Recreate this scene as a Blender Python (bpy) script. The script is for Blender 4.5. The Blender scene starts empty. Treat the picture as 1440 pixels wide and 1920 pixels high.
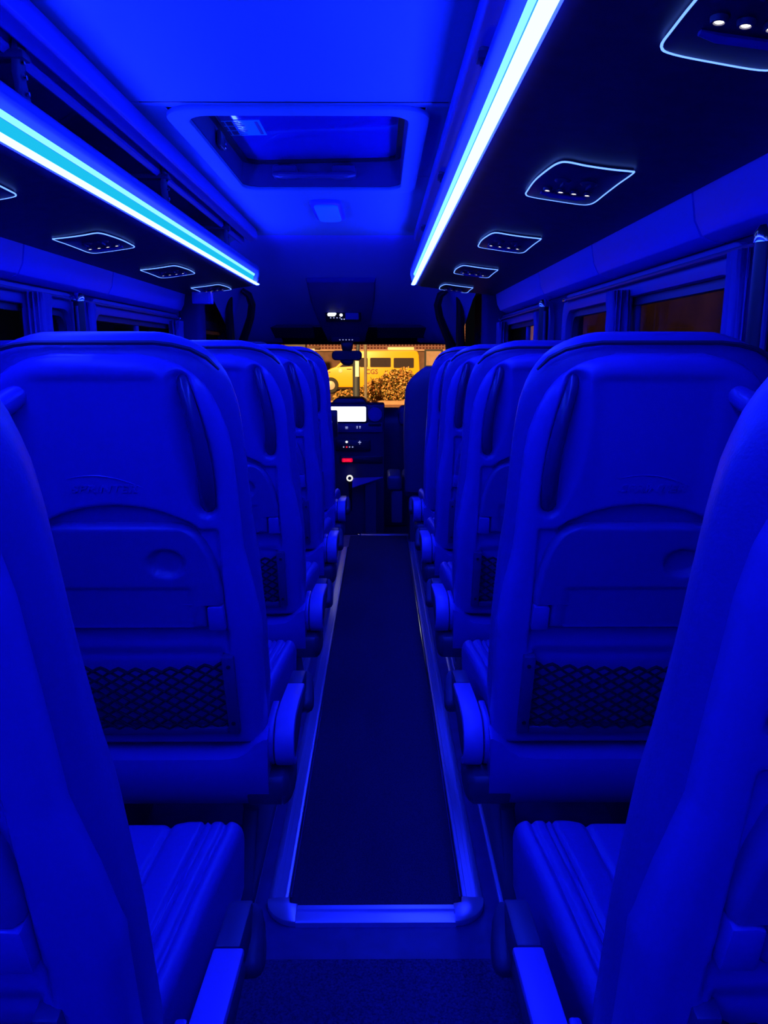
import bpy, bmesh, math, random
from mathutils import Vector, Matrix
random.seed(7)
PI = math.pi
SC = bpy.context.scene
COL = SC.collection

# ------------------------------------------------------------------ camera
cam_d = bpy.data.cameras.new('camera')
cam = bpy.data.objects.new('camera', cam_d)
COL.objects.link(cam)
cam_d.sensor_fit = 'VERTICAL'
cam_d.sensor_height = 36.0
cam_d.lens = 27.0
cam_d.clip_start = 0.02
cam_d.clip_end = 300
PITCH = math.atan(295 / 1440)
YAW = math.atan(8 / 1440 * math.cos(PITCH))
cam.location = (0, 0, 1.22)
cam.rotation_euler = (PI / 2 - PITCH, 0, -YAW)
SC.camera = cam
# ------------------------------------------------------------------ world, exposure
w = bpy.data.worlds.new('night_sky')
SC.world = w
w.use_nodes = True
bg = w.node_tree.nodes['Background']
bg.inputs[0].default_value = (0.25, 0.3, 0.6, 1)
bg.inputs[1].default_value = 0.004
SC.view_settings.view_transform = 'Standard'
SC.view_settings.look = 'None'
SC.view_settings.exposure = 0.0
SC.view_settings.gamma = 1.0
SC.view_settings.use_curve_mapping = False
SC.cycles.use_denoising = True
SC.cycles.max_bounces = 6
SC.cycles.diffuse_bounces = 3
SC.cycles.sample_clamp_indirect = 6.0

LED = (0.95, 2.2, 98.0)          # radiance of the rack strips
# ------------------------------------------------------------------ outdoor light: spots added out of view, standing for street lamps
def street_light(loc, power, size=0.8, color=(1.0, 0.57, 0.15)):
    d = bpy.data.lights.new('street_lamp_light', 'POINT')
    d.energy = power
    d.color = color
    d.shadow_soft_size = size
    o = bpy.data.objects.new('street_lamp_light', d)
    o.location = loc
    COL.objects.link(o)
def added_spot(loc, aim, power, angle, color=(1.0, 0.55, 0.19)):
    d = bpy.data.lights.new('added_spot', 'SPOT')
    d.energy = power
    d.color = color
    d.spot_size = math.radians(angle)
    d.spot_blend = 0.35
    d.shadow_soft_size = 0.5
    o = bpy.data.objects.new('added_spot', d)
    o.location = loc
    o.rotation_euler = (Vector(aim) - Vector(loc)).to_track_quat('-Z', 'Y').to_euler()
    COL.objects.link(o)
added_spot((-7, 4, 14), (-1, 45, 0.5), 150000, 44)  # unseen spot added for the sodium-lit street, cone keeps near ground dark
added_spot((1.2, 15, 4.5), (6.4, 20, 1.5), 110, 95, (1.0, 0.5, 0.2))  # unseen spot added to brighten the house wall outside the right windows

# ------------------------------------------------------------------ materials
def mat(name, col, rough=0.5, metal=0.0, spec=0.5, noise=0.0, scale=60.0, bump=0.0, bscale=250.0, coat=0.0, emit=None, estr=1.0):
    m = bpy.data.materials.new(name)
    m.use_nodes = True
    nt = m.node_tree
    b = nt.nodes['Principled BSDF']
    b.inputs['Base Color'].default_value = (*col, 1)
    b.inputs['Roughness'].default_value = rough
    b.inputs['Metallic'].default_value = metal
    b.inputs['Specular IOR Level'].default_value = spec
    b.inputs['Coat Weight'].default_value = coat
    b.inputs['Coat Roughness'].default_value = 0.08
    if emit:
        b.inputs['Emission Color'].default_value = (*emit, 1)
        b.inputs['Emission Strength'].default_value = estr
    if noise or bump:
        tc = nt.nodes.new('ShaderNodeTexCoord')
        if noise:
            n = nt.nodes.new('ShaderNodeTexNoise')
            n.inputs['Scale'].default_value = scale
            n.inputs['Detail'].default_value = 4
            r = nt.nodes.new('ShaderNodeValToRGB')
            r.color_ramp.elements[0].position = 0.3
            r.color_ramp.elements[1].position = 0.7
            r.color_ramp.elements[0].color = (*[c * (1 - noise) for c in col], 1)
            r.color_ramp.elements[1].color = (*[min(1, c * (1 + noise)) for c in col], 1)
            nt.links.new(tc.outputs['Object'], n.inputs['Vector'])
            nt.links.new(n.outputs['Fac'], r.inputs['Fac'])
            nt.links.new(r.outputs['Color'], b.inputs['Base Color'])
        if bump:
            n2 = nt.nodes.new('ShaderNodeTexNoise')
            n2.inputs['Scale'].default_value = bscale
            n2.inputs['Detail'].default_value = 3
            bp = nt.nodes.new('ShaderNodeBump')
            bp.inputs['Strength'].default_value = bump
            bp.inputs['Distance'].default_value = 0.002
            nt.links.new(tc.outputs['Object'], n2.inputs['Vector'])
            nt.links.new(n2.outputs['Fac'], bp.inputs['Height'])
            nt.links.new(bp.outputs['Normal'], b.inputs['Normal'])
    return m

def emis(name, col, strength=1.0):
    m = bpy.data.materials.new(name)
    m.use_nodes = True
    nt = m.node_tree
    for n in list(nt.nodes):
        nt.nodes.remove(n)
    e = nt.nodes.new('ShaderNodeEmission')
    e.inputs[0].default_value = (*col, 1)
    e.inputs[1].default_value = strength
    o = nt.nodes.new('ShaderNodeOutputMaterial')
    nt.links.new(e.outputs[0], o.inputs[0])
    return m

def glass(name, tint=(0.8, 0.85, 0.9), refl=1.45):
    m = bpy.data.materials.new(name)
    m.use_nodes = True
    nt = m.node_tree
    for n in list(nt.nodes):
        nt.nodes.remove(n)
    t = nt.nodes.new('ShaderNodeBsdfTransparent')
    t.inputs[0].default_value = (*tint, 1)
    g = nt.nodes.new('ShaderNodeBsdfGlossy')
    g.inputs['Roughness'].default_value = 0.0
    lw = nt.nodes.new('ShaderNodeLayerWeight')
    lw.inputs['Blend'].default_value = 0.5
    pw = nt.nodes.new('ShaderNodeMath')
    pw.operation = 'POWER'
    pw.inputs[1].default_value = 4.0
    f = nt.nodes.new('ShaderNodeMath')
    f.operation = 'MULTIPLY_ADD'
    f.inputs[1].default_value = refl
    f.inputs[2].default_value = refl * 0.05
    nt.links.new(lw.outputs['Facing'], pw.inputs[0])
    nt.links.new(pw.outputs[0], f.inputs[0])
    mx = nt.nodes.new('ShaderNodeMixShader')
    o = nt.nodes.new('ShaderNodeOutputMaterial')
    nt.links.new(f.outputs[0], mx.inputs[0])
    nt.links.new(t.outputs[0], mx.inputs[1])
    nt.links.new(g.outputs[0], mx.inputs[2])
    nt.links.new(mx.outputs[0], o.inputs[0])
    return m

M = dict(
    shell=mat('seat_shell_plastic', (0.10, 0.07, 0.46), 0.34, bump=0.06, bscale=900),
    shell_dark=mat('base_plastic', (0.05, 0.04, 0.19), 0.42, bump=0.06, bscale=900),
    tray=mat('tray_plastic', (0.08, 0.06, 0.33), 0.40, bump=0.06, bscale=900),
    leather=mat('seat_leather', (0.08, 0.06, 0.38), 0.42, bump=0.25, bscale=350),
    leatherback=mat('backrest_leather', (0.07, 0.05, 0.33), 0.42, bump=0.2, bscale=350),
    piping=mat('piping', (0.03, 0.03, 0.06), 0.5),
    pad=mat('armrest_pad', (0.20, 0.16, 0.60), 0.38, bump=0.05, bscale=600),
    dark=mat('dark_plastic', (0.05, 0.05, 0.11), 0.42, bump=0.05, bscale=800),
    handle=mat('handle_plastic', (0.03, 0.026, 0.15), 0.26),
    visor=mat('visor_cloth', (0.02, 0.018, 0.10), 0.7),
    black=mat('black_plastic', (0.015, 0.015, 0.03), 0.35),
    net=mat('net_cord', (0.010, 0.010, 0.025), 0.8),
    pocketback=mat('pocket_cloth2', (0.1, 0.08, 0.36), 0.8),
    pocket=mat('pocket_cloth', (0.16, 0.15, 0.30), 0.8),
    ceiling=mat('ceiling_lining', (0.12, 0.30, 0.55), 0.75, bump=0.3, bscale=700),
    wallp=mat('wall_lining', (0.14, 0.12, 0.88), 0.6, bump=0.15, bscale=600),
    walld=mat('lower_wall_lining', (0.04, 0.035, 0.15), 0.95, spec=0.05, bump=0.15, bscale=600),
    winframe=mat('window_frame_plastic', (0.08, 0.07, 0.36), 0.45),
    trimp=mat('rail_plastic', (0.15, 0.13, 0.85), 0.4),
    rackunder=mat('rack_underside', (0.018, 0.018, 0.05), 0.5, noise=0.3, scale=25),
    racklip=mat('rack_lip', (0.15, 0.22, 0.9), 0.35),
    cabceil_lifted=mat('cab_ceiling_lifted', (0.13, 0.2, 0.9), 0.75, bump=0.2, bscale=600),  # ceiling lining made paler here to brighten the dim cab end
    cab=mat('cab_headliner', (0.05, 0.04, 0.42), 0.7, bump=0.15, bscale=500),
    carpet=mat('gangway_carpet', (0.022, 0.018, 0.058), 0.95, noise=0.45, scale=380, bump=0.8, bscale=500),
    carpet2=mat('rear_carpet', (0.035, 0.03, 0.095), 0.95, noise=0.6, scale=220, bump=0.8, bscale=400),
    vinyl=mat('floor_vinyl', (0.04, 0.035, 0.16), 0.45, noise=0.15, scale=18),
    alu=mat('aluminium', (0.62, 0.60, 0.85), 0.30, metal=0.75),
    chrome=mat('chrome', (0.8, 0.8, 0.85), 0.12, metal=1.0),
    lid=mat('hatch_lid', (0.03, 0.03, 0.40), 0.04, spec=0.5),
    lamp=mat('dome_lens', (0.10, 0.90, 1.0), 0.6),
    sticker=mat('sticker', (0.08, 0.85, 1.0), 0.05),
    stickerink=mat('sticker_ink', (0.03, 0.05, 0.20), 0.5),
    curtain=mat('curtain_cloth', (0.07, 0.055, 0.32), 0.85, bump=0.2, bscale=400),
    glass=glass('window_glass', (0.75, 0.78, 0.80), 0.45),
    windscreen=glass('windscreen_glass', (0.96, 0.97, 0.97), 0.12),
    led=emis('led_white_blue', LED),
    lipglow=emis('lip_glow_cyan', (0.32, 1.2, 8.0)),  # strip light caught on the lip underside, painted as emission
    channelglow=emis('channel_glow_cyan', (0.012, 0.54, 0.88)),  # glow of the strip-lit channel put into an emissive colour
    ring=emis('vent_light_line', (0.27, 0.62, 3.0)),
    spotled=emis('reading_led', (5.0, 4.6, 4.0)),
    white=emis('screen_white', (2.2, 2.3, 2.6)),
    icon=emis('icon_light', (0.45, 0.5, 0.95)),
    ringlit=emis('gear_ring_light', (0.9, 0.88, 0.85)),
    red=emis('red_digits', (1.6, 0.03, 0.06)),
    redglow=emis('red_glow', (0.75, 0.0, 0.05)),
    bus=mat('yellow_paint', (0.95, 0.50, 0.01), 0.35),
    busglass=mat('bus_window', (0.05, 0.04, 0.05), 0.15),
    tyre=mat('tyre', (0.03, 0.03, 0.03), 0.8),
    hub=mat('wheel_hub', (0.6, 0.55, 0.5), 0.4),
    cream=mat('cream_paint', (0.9, 0.8, 0.55), 0.4),
    redink=mat('dark_red_ink', (0.16, 0.02, 0.02), 0.5),
    road=mat('asphalt', (0.17, 0.09, 0.075), 0.9, noise=0.25, scale=3),
    kerb=mat('kerb_stone', (0.42, 0.24, 0.17), 0.9, noise=0.1, scale=5),
    pave=mat('paving', (0.30, 0.15, 0.11), 0.9, noise=0.15, scale=4),
    pole=mat('pole_paint', (0.022, 0.035, 0.06), 0.5),
    concrete=mat('concrete', (0.15, 0.14, 0.13), 0.9, noise=0.15, scale=2),
    wallb=mat('plaster_wall', (0.26, 0.15, 0.12), 0.9, noise=0.35, scale=1.2),
    poster=mat('poster', (0.72, 0.50, 0.42), 0.8, noise=0.12, scale=3),
    notice=mat('notice', (0.75, 0.72, 0.62), 0.6),
    darkcar=mat('dark_paint', (0.03, 0.03, 0.04), 0.3),
    lit=emis('lit_window', (1.3, 0.85, 0.35)),
)
# brick facade with pale joints
def brickmat():
    m = bpy.data.materials.new('brick_wall')
    m.use_nodes = True
    nt = m.node_tree
    b = nt.nodes['Principled BSDF']
    tc = nt.nodes.new('ShaderNodeTexCoord')
    mp = nt.nodes.new('ShaderNodeMapping')
    mp.inputs['Rotation'].default_value = (PI / 2, 0, 0)
    br = nt.nodes.new('ShaderNodeTexBrick')
    br.offset = 0.0
    br.inputs['Color1'].default_value = (0.09, 0.025, 0.035, 1)
    br.inputs['Color2'].default_value = (0.13, 0.04, 0.045, 1)
    br.inputs['Mortar'].default_value = (0.42, 0.22, 0.22, 1)
    br.inputs['Scale'].default_value = 1.0
    br.inputs['Mortar Size'].default_value = 0.045
    br.inputs['Brick Width'].default_value = 0.24
    br.inputs['Row Height'].default_value = 0.20
    nt.links.new(tc.outputs['Object'], mp.inputs['Vector'])
    nt.links.new(mp.outputs['Vector'], br.inputs['Vector'])
    nt.links.new(br.outputs['Color'], b.inputs['Base Color'])
    b.inputs['Roughness'].default_value = 0.9
    return m
M['brick'] = brickmat()
def leafmat():
    m = bpy.data.materials.new('bush_leaves')
    m.use_nodes = True
    nt = m.node_tree
    b = nt.nodes['Principled BSDF']
    tc = nt.nodes.new('ShaderNodeTexCoord')
    n = nt.nodes.new('ShaderNodeTexNoise')
    n.inputs['Scale'].default_value = 9
    r = nt.nodes.new('ShaderNodeValToRGB')
    e = r.color_ramp.elements
    e[0].position, e[0].color = 0.38, (0.03, 0.04, 0.01, 1)
    e[1].position, e[1].color = 0.60, (0.90, 0.42, 0.17, 1)
    k = e.new(0.5)
    k.color = (0.30, 0.22, 0.05, 1)
    nt.links.new(tc.outputs['Object'], n.inputs['Vector'])
    nt.links.new(n.outputs['Fac'], r.inputs['Fac'])
    nt.links.new(r.outputs['Color'], b.inputs['Base Color'])
    b.inputs['Roughness'].default_value = 0.6
    return m
M['leaf'] = leafmat()

# ------------------------------------------------------------------ mesh builder
class MB:
    def __init__(s):
        s.v = []
        s.f = []
    def add(s, vs, fs):
        o = len(s.v)
        s.v += [tuple(v) for v in vs]
        s.f += [tuple(i + o for i in f) for f in fs]
        return s
    def box(s, x0, x1, y0, y1, z0, z1):
        return s.add([(x0, y0, z0), (x1, y0, z0), (x1, y1, z0), (x0, y1, z0), (x0, y0, z1), (x1, y0, z1), (x1, y1, z1), (x0, y1, z1)],
                     [(0, 3, 2, 1), (4, 5, 6, 7), (0, 1, 5, 4), (1, 2, 6, 5), (2, 3, 7, 6), (3, 0, 4, 7)])
    def prism(s, poly, t0, t1, axis='y'):
        n = len(poly)
        def p(a, b, t):
            return (a, t, b) if axis == 'y' else ((t, a, b) if axis == 'x' else (a, b, t))
        vs = [p(a, b, t0) for a, b in poly] + [p(a, b, t1) for a, b in poly]
        fs = [tuple(range(n)), tuple(range(2 * n - 1, n - 1, -1))]
        fs += [(i, i + n, (i + 1) % n + n, (i + 1) % n) for i in range(n)]
        return s.add(vs, fs)
    def loft(s, rings, closed=True, caps=True):
        n = len(rings[0])
        vs = [p for r in rings for p in r]
        fs = []
        for k in range(len(rings) - 1):
            for i in range(n if closed else n - 1):
                j = (i + 1) % n
                fs.append((k * n + i, k * n + j, (k + 1) * n + j, (k + 1) * n + i))
        if caps and closed:
            fs.append(tuple(range(n - 1, -1, -1)))
            b = (len(rings) - 1) * n
            fs.append(tuple(range(b, b + n)))
        return s.add(vs, fs)
    def tube(s, pts, r, n=8, closed=False):
        P = [Vector(p) for p in pts]
        R = r if isinstance(r, (list, tuple)) else [r] * len(P)
        rings = []
        up = None
        for i, p in enumerate(P):
            if closed:
                t = P[(i + 1) % len(P)] - P[i - 1]
            else:
                t = P[min(i + 1, len(P) - 1)] - P[max(i - 1, 0)]
            t.normalize()
            if up is None:
                up = Vector((0, 0, 1)) if abs(t.z) < 0.9 else Vector((1, 0, 0))
            side = t.cross(up)
            if side.length < 1e-6:
                side = t.cross(Vector((0, 1, 0)))
            side.normalize()
            up = side.cross(t).normalized()
            rings.append([tuple(p + (side * math.cos(a) + up * math.sin(a)) * R[i]) for a in [2 * PI * k / n for k in range(n)]])
        if closed:
            rings.append(rings[0])
        return s.loft(rings, True, not closed)
    def lathe(s, prof, c=(0, 0, 0), axis='z', n=24):
        rings = []
        for r, h in prof:
            ring = []
            for k in range(n):
                a = 2 * PI * k / n
                x, y = r * math.cos(a), r * math.sin(a)
                q = (x, y, h) if axis == 'z' else ((x, h, y) if axis == 'y' else (h, x, y))
                ring.append((q[0] + c[0], q[1] + c[1], q[2] + c[2]))
            rings.append(ring)
        return s.loft(rings)
    def grid(s, rows):
        n = len(rows[0])
        vs = [p for r in rows for p in r]
        fs = [(k * n + i, k * n + i + 1, (k + 1) * n + i + 1, (k + 1) * n + i) for k in range(len(rows) - 1) for i in range(n - 1)]
        return s.add(vs, fs)
    def build(s, name, m, parent=None, smooth=True, bevel=0.0, seg=2, loc=None, angle=35):
        me = bpy.data.meshes.new(name)
        me.from_pydata(s.v, [], s.f)
        bm = bmesh.new()
        bm.from_mesh(me)
        bmesh.ops.remove_doubles(bm, verts=bm.verts, dist=1e-6)
        bmesh.ops.recalc_face_normals(bm, faces=bm.faces)
        if bevel:
            ed = [e for e in bm.edges if len(e.link_faces) == 2 and e.calc_face_angle(0) > math.radians(30)]
            bmesh.ops.bevel(bm, geom=ed, offset=bevel, segments=seg, profile=0.5, affect='EDGES', clamp_overlap=True)
        if smooth:
            for f in bm.faces:
                f.smooth = True
            for e in bm.edges:
                if len(e.link_faces) == 2 and e.calc_face_angle(0) > math.radians(angle):
                    e.smooth = False
        bm.to_mesh(me)
        bm.free()
        me.materials.append(M[m] if isinstance(m, str) else m)
        o = bpy.data.objects.new(name, me)
        COL.objects.link(o)
        if parent:
            o.parent = parent
        if loc:
            o.location = loc
        return o

def tag(o, label, cat, group=None):
    o['label'] = label
    o['category'] = cat
    if group:
        o['group'] = group
    return o
def struct(o):
    o['kind'] = 'structure'
    return o
def thing(name, loc, label, cat, group=None, rot=(0, 0, 0)):
    o = bpy.data.objects.new(name, None)
    o.empty_display_size = 0.1
    o.location = loc
    o.rotation_euler = rot
    COL.objects.link(o)
    return tag(o, label, cat, group)
def copy_tree(o, parent=None):
    c = o.copy()
    COL.objects.link(c)
    if parent:
        c.parent = parent
    for ch in [x for x in bpy.data.objects if x.parent == o]:
        copy_tree(ch, c)
    return c
def text_mesh(name, body, size, m, parent=None, depth=0.002, mw=None, shear=0.0, bold=0.0):
    cu = bpy.data.curves.new(name, 'FONT')
    cu.body = body
    cu.size = size
    cu.extrude = depth
    cu.shear = shear
    cu.offset = bold
    cu.align_x = 'CENTER'
    cu.align_y = 'CENTER'
    cu.resolution_u = 3
    t = bpy.data.objects.new('tmp', cu)
    COL.objects.link(t)
    dg = bpy.context.evaluated_depsgraph_get()
    dg.update()
    me = bpy.data.meshes.new_from_object(t.evaluated_get(dg))
    bpy.data.objects.remove(t)
    if mw is not None:
        me.transform(mw)
    me.name = name
    me.materials.clear()
    me.materials.append(M[m])
    o = bpy.data.objects.new(name, me)
    COL.objects.link(o)
    if parent:
        o.parent = parent
    return o

def lerp(tab, x):
    if x <= tab[0][0]:
        return tab[0][1]
    for (a, p), (b, q) in zip(tab, tab[1:]):
        if x <= b:
            return p + (q - p) * (x - a) / (b - a)
    return tab[-1][1]
def sstep(a, b, x):
    t = max(0.0, min(1.0, (x - a) / (b - a)))
    return t * t * (3 - 2 * t)
def rrect(x0, x1, y0, y1, r, n=6):
    out = []
    for cx, cy, a0 in ((x1 - r, y1 - r, 0), (x0 + r, y1 - r, 90), (x0 + r, y0 + r, 180), (x1 - r, y0 + r, 270)):
        for k in range(n + 1):
            a = math.radians(a0 + 90 * k / n)
            out.append((cx + r * math.cos(a), cy + r * math.sin(a)))
    return out
def ring_prism(mb, outer, inner, t0, t1, axis):
    n = len(outer)
    def p(a, b, t):
        return (a, t, b) if axis == 'y' else ((t, a, b) if axis == 'x' else (a, b, t))
    vs = [p(*q, t0) for q in outer] + [p(*q, t0) for q in inner] + [p(*q, t1) for q in outer] + [p(*q, t1) for q in inner]
    fs = []
    for i in range(n):
        j = (i + 1) % n
        fs += [(i, j, n + j, n + i), (2 * n + i, 3 * n + i, 3 * n + j, 2 * n + j), (i, 2 * n + i, 2 * n + j, j), (n + i, n + j, 3 * n + j, 3 * n + i)]
    return mb.add(vs, fs)

# ================================================================== BUS SHELL
Y0, Y1 = -1.6, 5.0
XL, XR = -1.19, 0.745            # side walls at seat height
XC = -0.235                      # middle of the roof
mb = MB().box(XL - 0.05, XR + 0.05, Y0, 5.17, -0.05, 0.0)
struct(mb.build('floor', 'vinyl', smooth=False))
mb = MB().box(XL - 0.05, XR + 0.05, 5.17, 6.6, -0.20, -0.15)
struct(mb.build('floor_cab', 'dark', smooth=False))
struct(MB().box(XL - 0.11, XR + 0.11, Y0 - 0.1, 6.35, 2.08, 2.11).build('roof', 'walld', smooth=False))
struct(MB().box(XL - 0.05, XR + 0.05, Y0 - 0.05, Y0, -0.05, 2.0).build('wall_rear', 'wallp', smooth=False))

# ceiling: curved section with the hatch opening, panel joints and a front part falling to the windscreen header
def ceil_profile():
    hw = 0.86
    pts = []
    for k in range(-14, 15):
        u = k / 14
        a = abs(u)
        x = XC + u * hw
        z = 1.90 if a < 0.55 else 1.90 - 0.27 * ((a - 0.55) / 0.45) ** 2.2
        pts.append((x, z))
    return pts
CP = ceil_profile()
mb = MB()
HX0, HX1, HY0, HY1 = -0.60, 0.13, 2.34, 3.43          # hatch opening in the roof
def ceil_strip(mb, ya, yb, x0=None, x1=None, caps=True):
    pts = [p for p in CP]
    if x0 is not None:
        pts = [(x0, lerp(CP, x0))] + [p for p in CP if x0 < p[0] < x1] + [(x1, lerp(CP, x1))]
    lo = [(x, ya, z) for x, z in pts]
    hi = [(x, yb, z) for x, z in pts]
    lo2 = [(x, ya, z + 0.03) for x, z in reversed(pts)]
    hi2 = [(x, yb, z + 0.03) for x, z in reversed(pts)]
    mb.loft([lo + lo2, hi + hi2], True, caps)
xe0, xe1 = CP[0][0], CP[-1][0]
ceil_strip(mb, Y0, 2.292)
ceil_strip(mb, 2.300, HY0)
ceil_strip(mb, HY0, HY1, xe0, HX0)
ceil_strip(mb, HY0, 3.19, HX1, xe1)
ceil_strip(mb, 3.197, HY1, HX1, xe1)
ceil_strip(mb, HY1, 4.7, caps=False)
# front, falling
FR = [(4.7, 1.90), (4.85, 1.894), (5.0, 1.872), (5.12, 1.838), (5.27, 1.765), (5.45, 1.67), (5.65, 1.565), (5.85, 1.475), (6.05, 1.395), (6.2, 1.345), (6.26, 1.318)]
rings = []
for y, z in FR:
    dz = z - 1.90
    nar = 1 - 0.10 * (y - 4.7) / 1.5
    low = [(XC + (x - XC) * nar, y, max(zz + dz, 1.30 + (zz - 1.63) * 0.05)) for x, zz in CP]
    rings.append(low + [(x, y + 0.01, z2 + 0.04) for x, y, z2 in reversed(low)])
rings[0] = [(x, 4.7, z) for x, z in CP] + [(x, 4.7, z + 0.03) for x, z in reversed(CP)]
mb2 = MB()
mb2.loft(rings, True, False)
struct(mb2.build('ceiling_cab', 'cabceil_lifted', angle=60))
# backing over the joints
struct(MB().box(-0.66, 0.19, 2.2925, 2.2995, 1.899, 1.906).build('trim_roof_joint', 'black', smooth=False))
mb.box(xe0 + 0.1, xe1 - 0.1, 2.28, 2.31, 1.91, 1.95)
struct(mb.build('ceiling', 'ceiling', angle=40))

# side walls with window openings
def side_wall(name, x, o, wins):
    """o = outward sign; lower wall, sill, pillars, header recess and the pale panel under the rack"""
    mb = MB()
    t0, t1 = x, x + 0.05 * o
    def bx(ya, yb, za, zb, d0=0.0, d1=0.06):
        a, b = x + o * d0, x + o * d1
        mb.box(min(a, b), max(a, b), ya, yb, za, zb)
    bx(Y0, 6.2, -0.05, 0.80)
    bx(Y0, 6.2, 1.43, 1.66)
    ys = [Y0] + [v for w_ in wins for v in w_] + [6.2]
    for a, b in zip(ys[::2], ys[1::2]):
        bx(a, b, 0.80, 1.43)
    ob = struct(mb.build(name, 'walld', smooth=False))
    # pale panels between window header and rack, jointed
    joints = [Y0, 0.10, 0.91, 1.73, 2.52, 3.34, 4.55]
    k = 0
    pn = MB()
    for a, b in zip(joints, joints[1:]):
        prof = [(x - o * 0.085, 1.600), (x - o * 0.082, 1.56), (x - o * 0.072, 1.50), (x - o * 0.055, 1.468), (x - o * 0.02, 1.455), (x + o * 0.005, 1.455), (x + o * 0.005, 1.600)]
        pn.prism(prof, a + 0.004, b - 0.004, 'y')
    struct(pn.build('trim_upper_' + name.split('_')[1], 'wallp', bevel=0.003))
    # upper wall behind the racks up to the roof
    up = MB().box(min(x - o * 0.09, x - o * 0.06), max(x - o * 0.09, x - o * 0.06), Y0, 4.7, 1.60, 1.72)
    struct(up.build('wall_rack_' + name.split('_')[1], 'walld', smooth=False))
    return ob
WR = [(-1.25, 1.28), (1.60, 3.12), (3.40, 4.72), (5.15, 6.0)]
WL = [(-1.25, 1.22), (1.55, 3.05), (3.24, 4.62), (5.05, 6.0)]
side_wall('wall_left', XL, -1, WL)
side_wall('wall_right', XR, 1, WR)
wn = 0
for side, x, o, wins in (('left', XL, -1, WL), ('right', XR, 1, WR)):
    for (a, b) in wins:
        wn += 1
        mb = MB()
        ring_prism(mb, rrect(a - 0.035, b + 0.035, 0.765, 1.447, 0.09), rrect(a + 0.03, b - 0.03, 0.82, 1.385, 0.07), min(x - o * 0.018, x + o * 0.03), max(x - o * 0.018, x + o * 0.03), 'x')
        if b < 5 and a > 0:   # sliding pane bar
            m_ = (a + b) / 2
            mb.box(min(x + o * 0.012, x + o * 0.03), max(x + o * 0.012, x + o * 0.03), m_ - 0.02, m_ + 0.02, 0.80, 1.40)
        fr = struct(mb.build('window_%d' % wn, 'winframe' if b < 5 else 'walld', bevel=0.005))
        # a second, shallower moulding inside the frame
        mb = MB()
        ring_prism(mb, rrect(a + 0.03, b - 0.03, 0.82, 1.385, 0.07), rrect(a + 0.05, b - 0.05, 0.84, 1.362, 0.05), min(x + o * 0.004, x + o * 0.03), max(x + o * 0.004, x + o * 0.03), 'x')
        mb.build('gasket', 'dark', fr)
        xg = x + o * 0.025
        MB().box(min(xg, xg + o * 0.004), max(xg, xg + o * 0.004), a + 0.02, b - 0.02, 0.81, 1.40).build('pane', 'glass', fr, smooth=False)

# windscreen opening: header, pillars, glass
mb = MB()
for sx in (-1, 1):
    xb = XC + sx * 0.885
    xt = XC + sx * 0.80
    ring0 = [(xb - 0.05, 6.55, 0.80), (xb + 0.05, 6.55, 0.80), (xb + 0.05, 6.65, 0.80), (xb - 0.05, 6.65, 0.80)]
    ring1 = [(xt - 0.05, 6.18, 1.36), (xt + 0.05, 6.18, 1.36), (xt + 0.05, 6.28, 1.36), (xt - 0.05, 6.28, 1.36)]
    mb.loft([ring0, ring1])
struct(mb.build('trim_windscreen', 'dark', bevel=0.01))
mb = MB()
mb.loft([[(-1.06, 6.57, 0.78), (0.59, 6.57, 0.78), (0.59, 6.575, 0.78), (-1.06, 6.575, 0.78)], [(-1.0, 6.25, 1.325), (0.53, 6.25, 1.325), (0.53, 6.255, 1.325), (-1.0, 6.255, 1.325)]])
ws = struct(mb.build('window_9', 'windscreen', smooth=False))
hd = MB()
rings = []
for y, z in ((5.93, 1.436), (6.05, 1.392), (6.2, 1.341), (6.262, 1.314)):
    hwid = 0.80
    rings.append([(XC - hwid, y, z), (XC + hwid, y, z), (XC + hwid, y, z - 0.016), (XC - hwid, y, z - 0.016)])
hd.loft(rings)
struct(hd.build('trim_header', 'black', bevel=0.003))
# cab pillars behind the front doors
for sx, xw, nm in ((-1, XL, 'left'), (1, XR, 'right')):
    mb = MB()
    pr = [(xw - sx * 0.13, 4.72), (xw - sx * 0.11, 4.70), (xw, 4.70), (xw, 5.0), (xw - sx * 0.06, 5.0), (xw - sx * 0.12, 4.86)]
    mb.prism(pr, 0.0, 1.62, 'z')
    struct(mb.build('trim_pillar_' + nm, 'walld', bevel=0.012))

# ------------------------------------------------------------------ floor fittings
def strip_profile(x0, x1, h=0.014):
    w_ = x1 - x0
    return [(x0, 0.0), (x0 + 0.003, h * 0.7), (x0 + 0.010, h), (x0 + 0.016, h), (x0 + 0.017, h - 0.003), (x0 + w_ * 0.5, h - 0.003), (x0 + w_ * 0.5 + 0.001, h), (x1 - 0.012, h), (x1 - 0.011, h - 0.003), (x1 - 0.009, h - 0.003), (x1 - 0.008, h + 0.001), (x1 - 0.003, h), (x1, 0.004), (x1, 0.0)]
gt = thing('gangway_trim', (-0.01, 1.48, 0), 'ridged aluminium edging frame around the dark gangway carpet', 'edging')
def g_part(mb, name, m='alu', **k):
    o = mb.build(name, m, gt, **k)
    o.location = Vector((0, 0, 0)) - gt.location
    return o
g_part(MB().prism(strip_profile(-0.256, -0.206), 1.53, 4.78, 'y'), 'side_strip')
g_part(MB().prism([(-x - 0.0215, z) for x, z in strip_profile(-0.256, -0.206)], 1.53, 4.92, 'y'), 'side_strip')
g_part(MB().prism([(y, z) for y, z in ((1.455, 0), (1.457, 0.010), (1.463, 0.014), (1.478, 0.014), (1.480, 0.009), (1.492, 0.009), (1.494, 0.014), (1.507, 0.014), (1.512, 0.010), (1.512, 0))], -0.185, 0.165, 'x'), 'end_strip')
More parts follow.
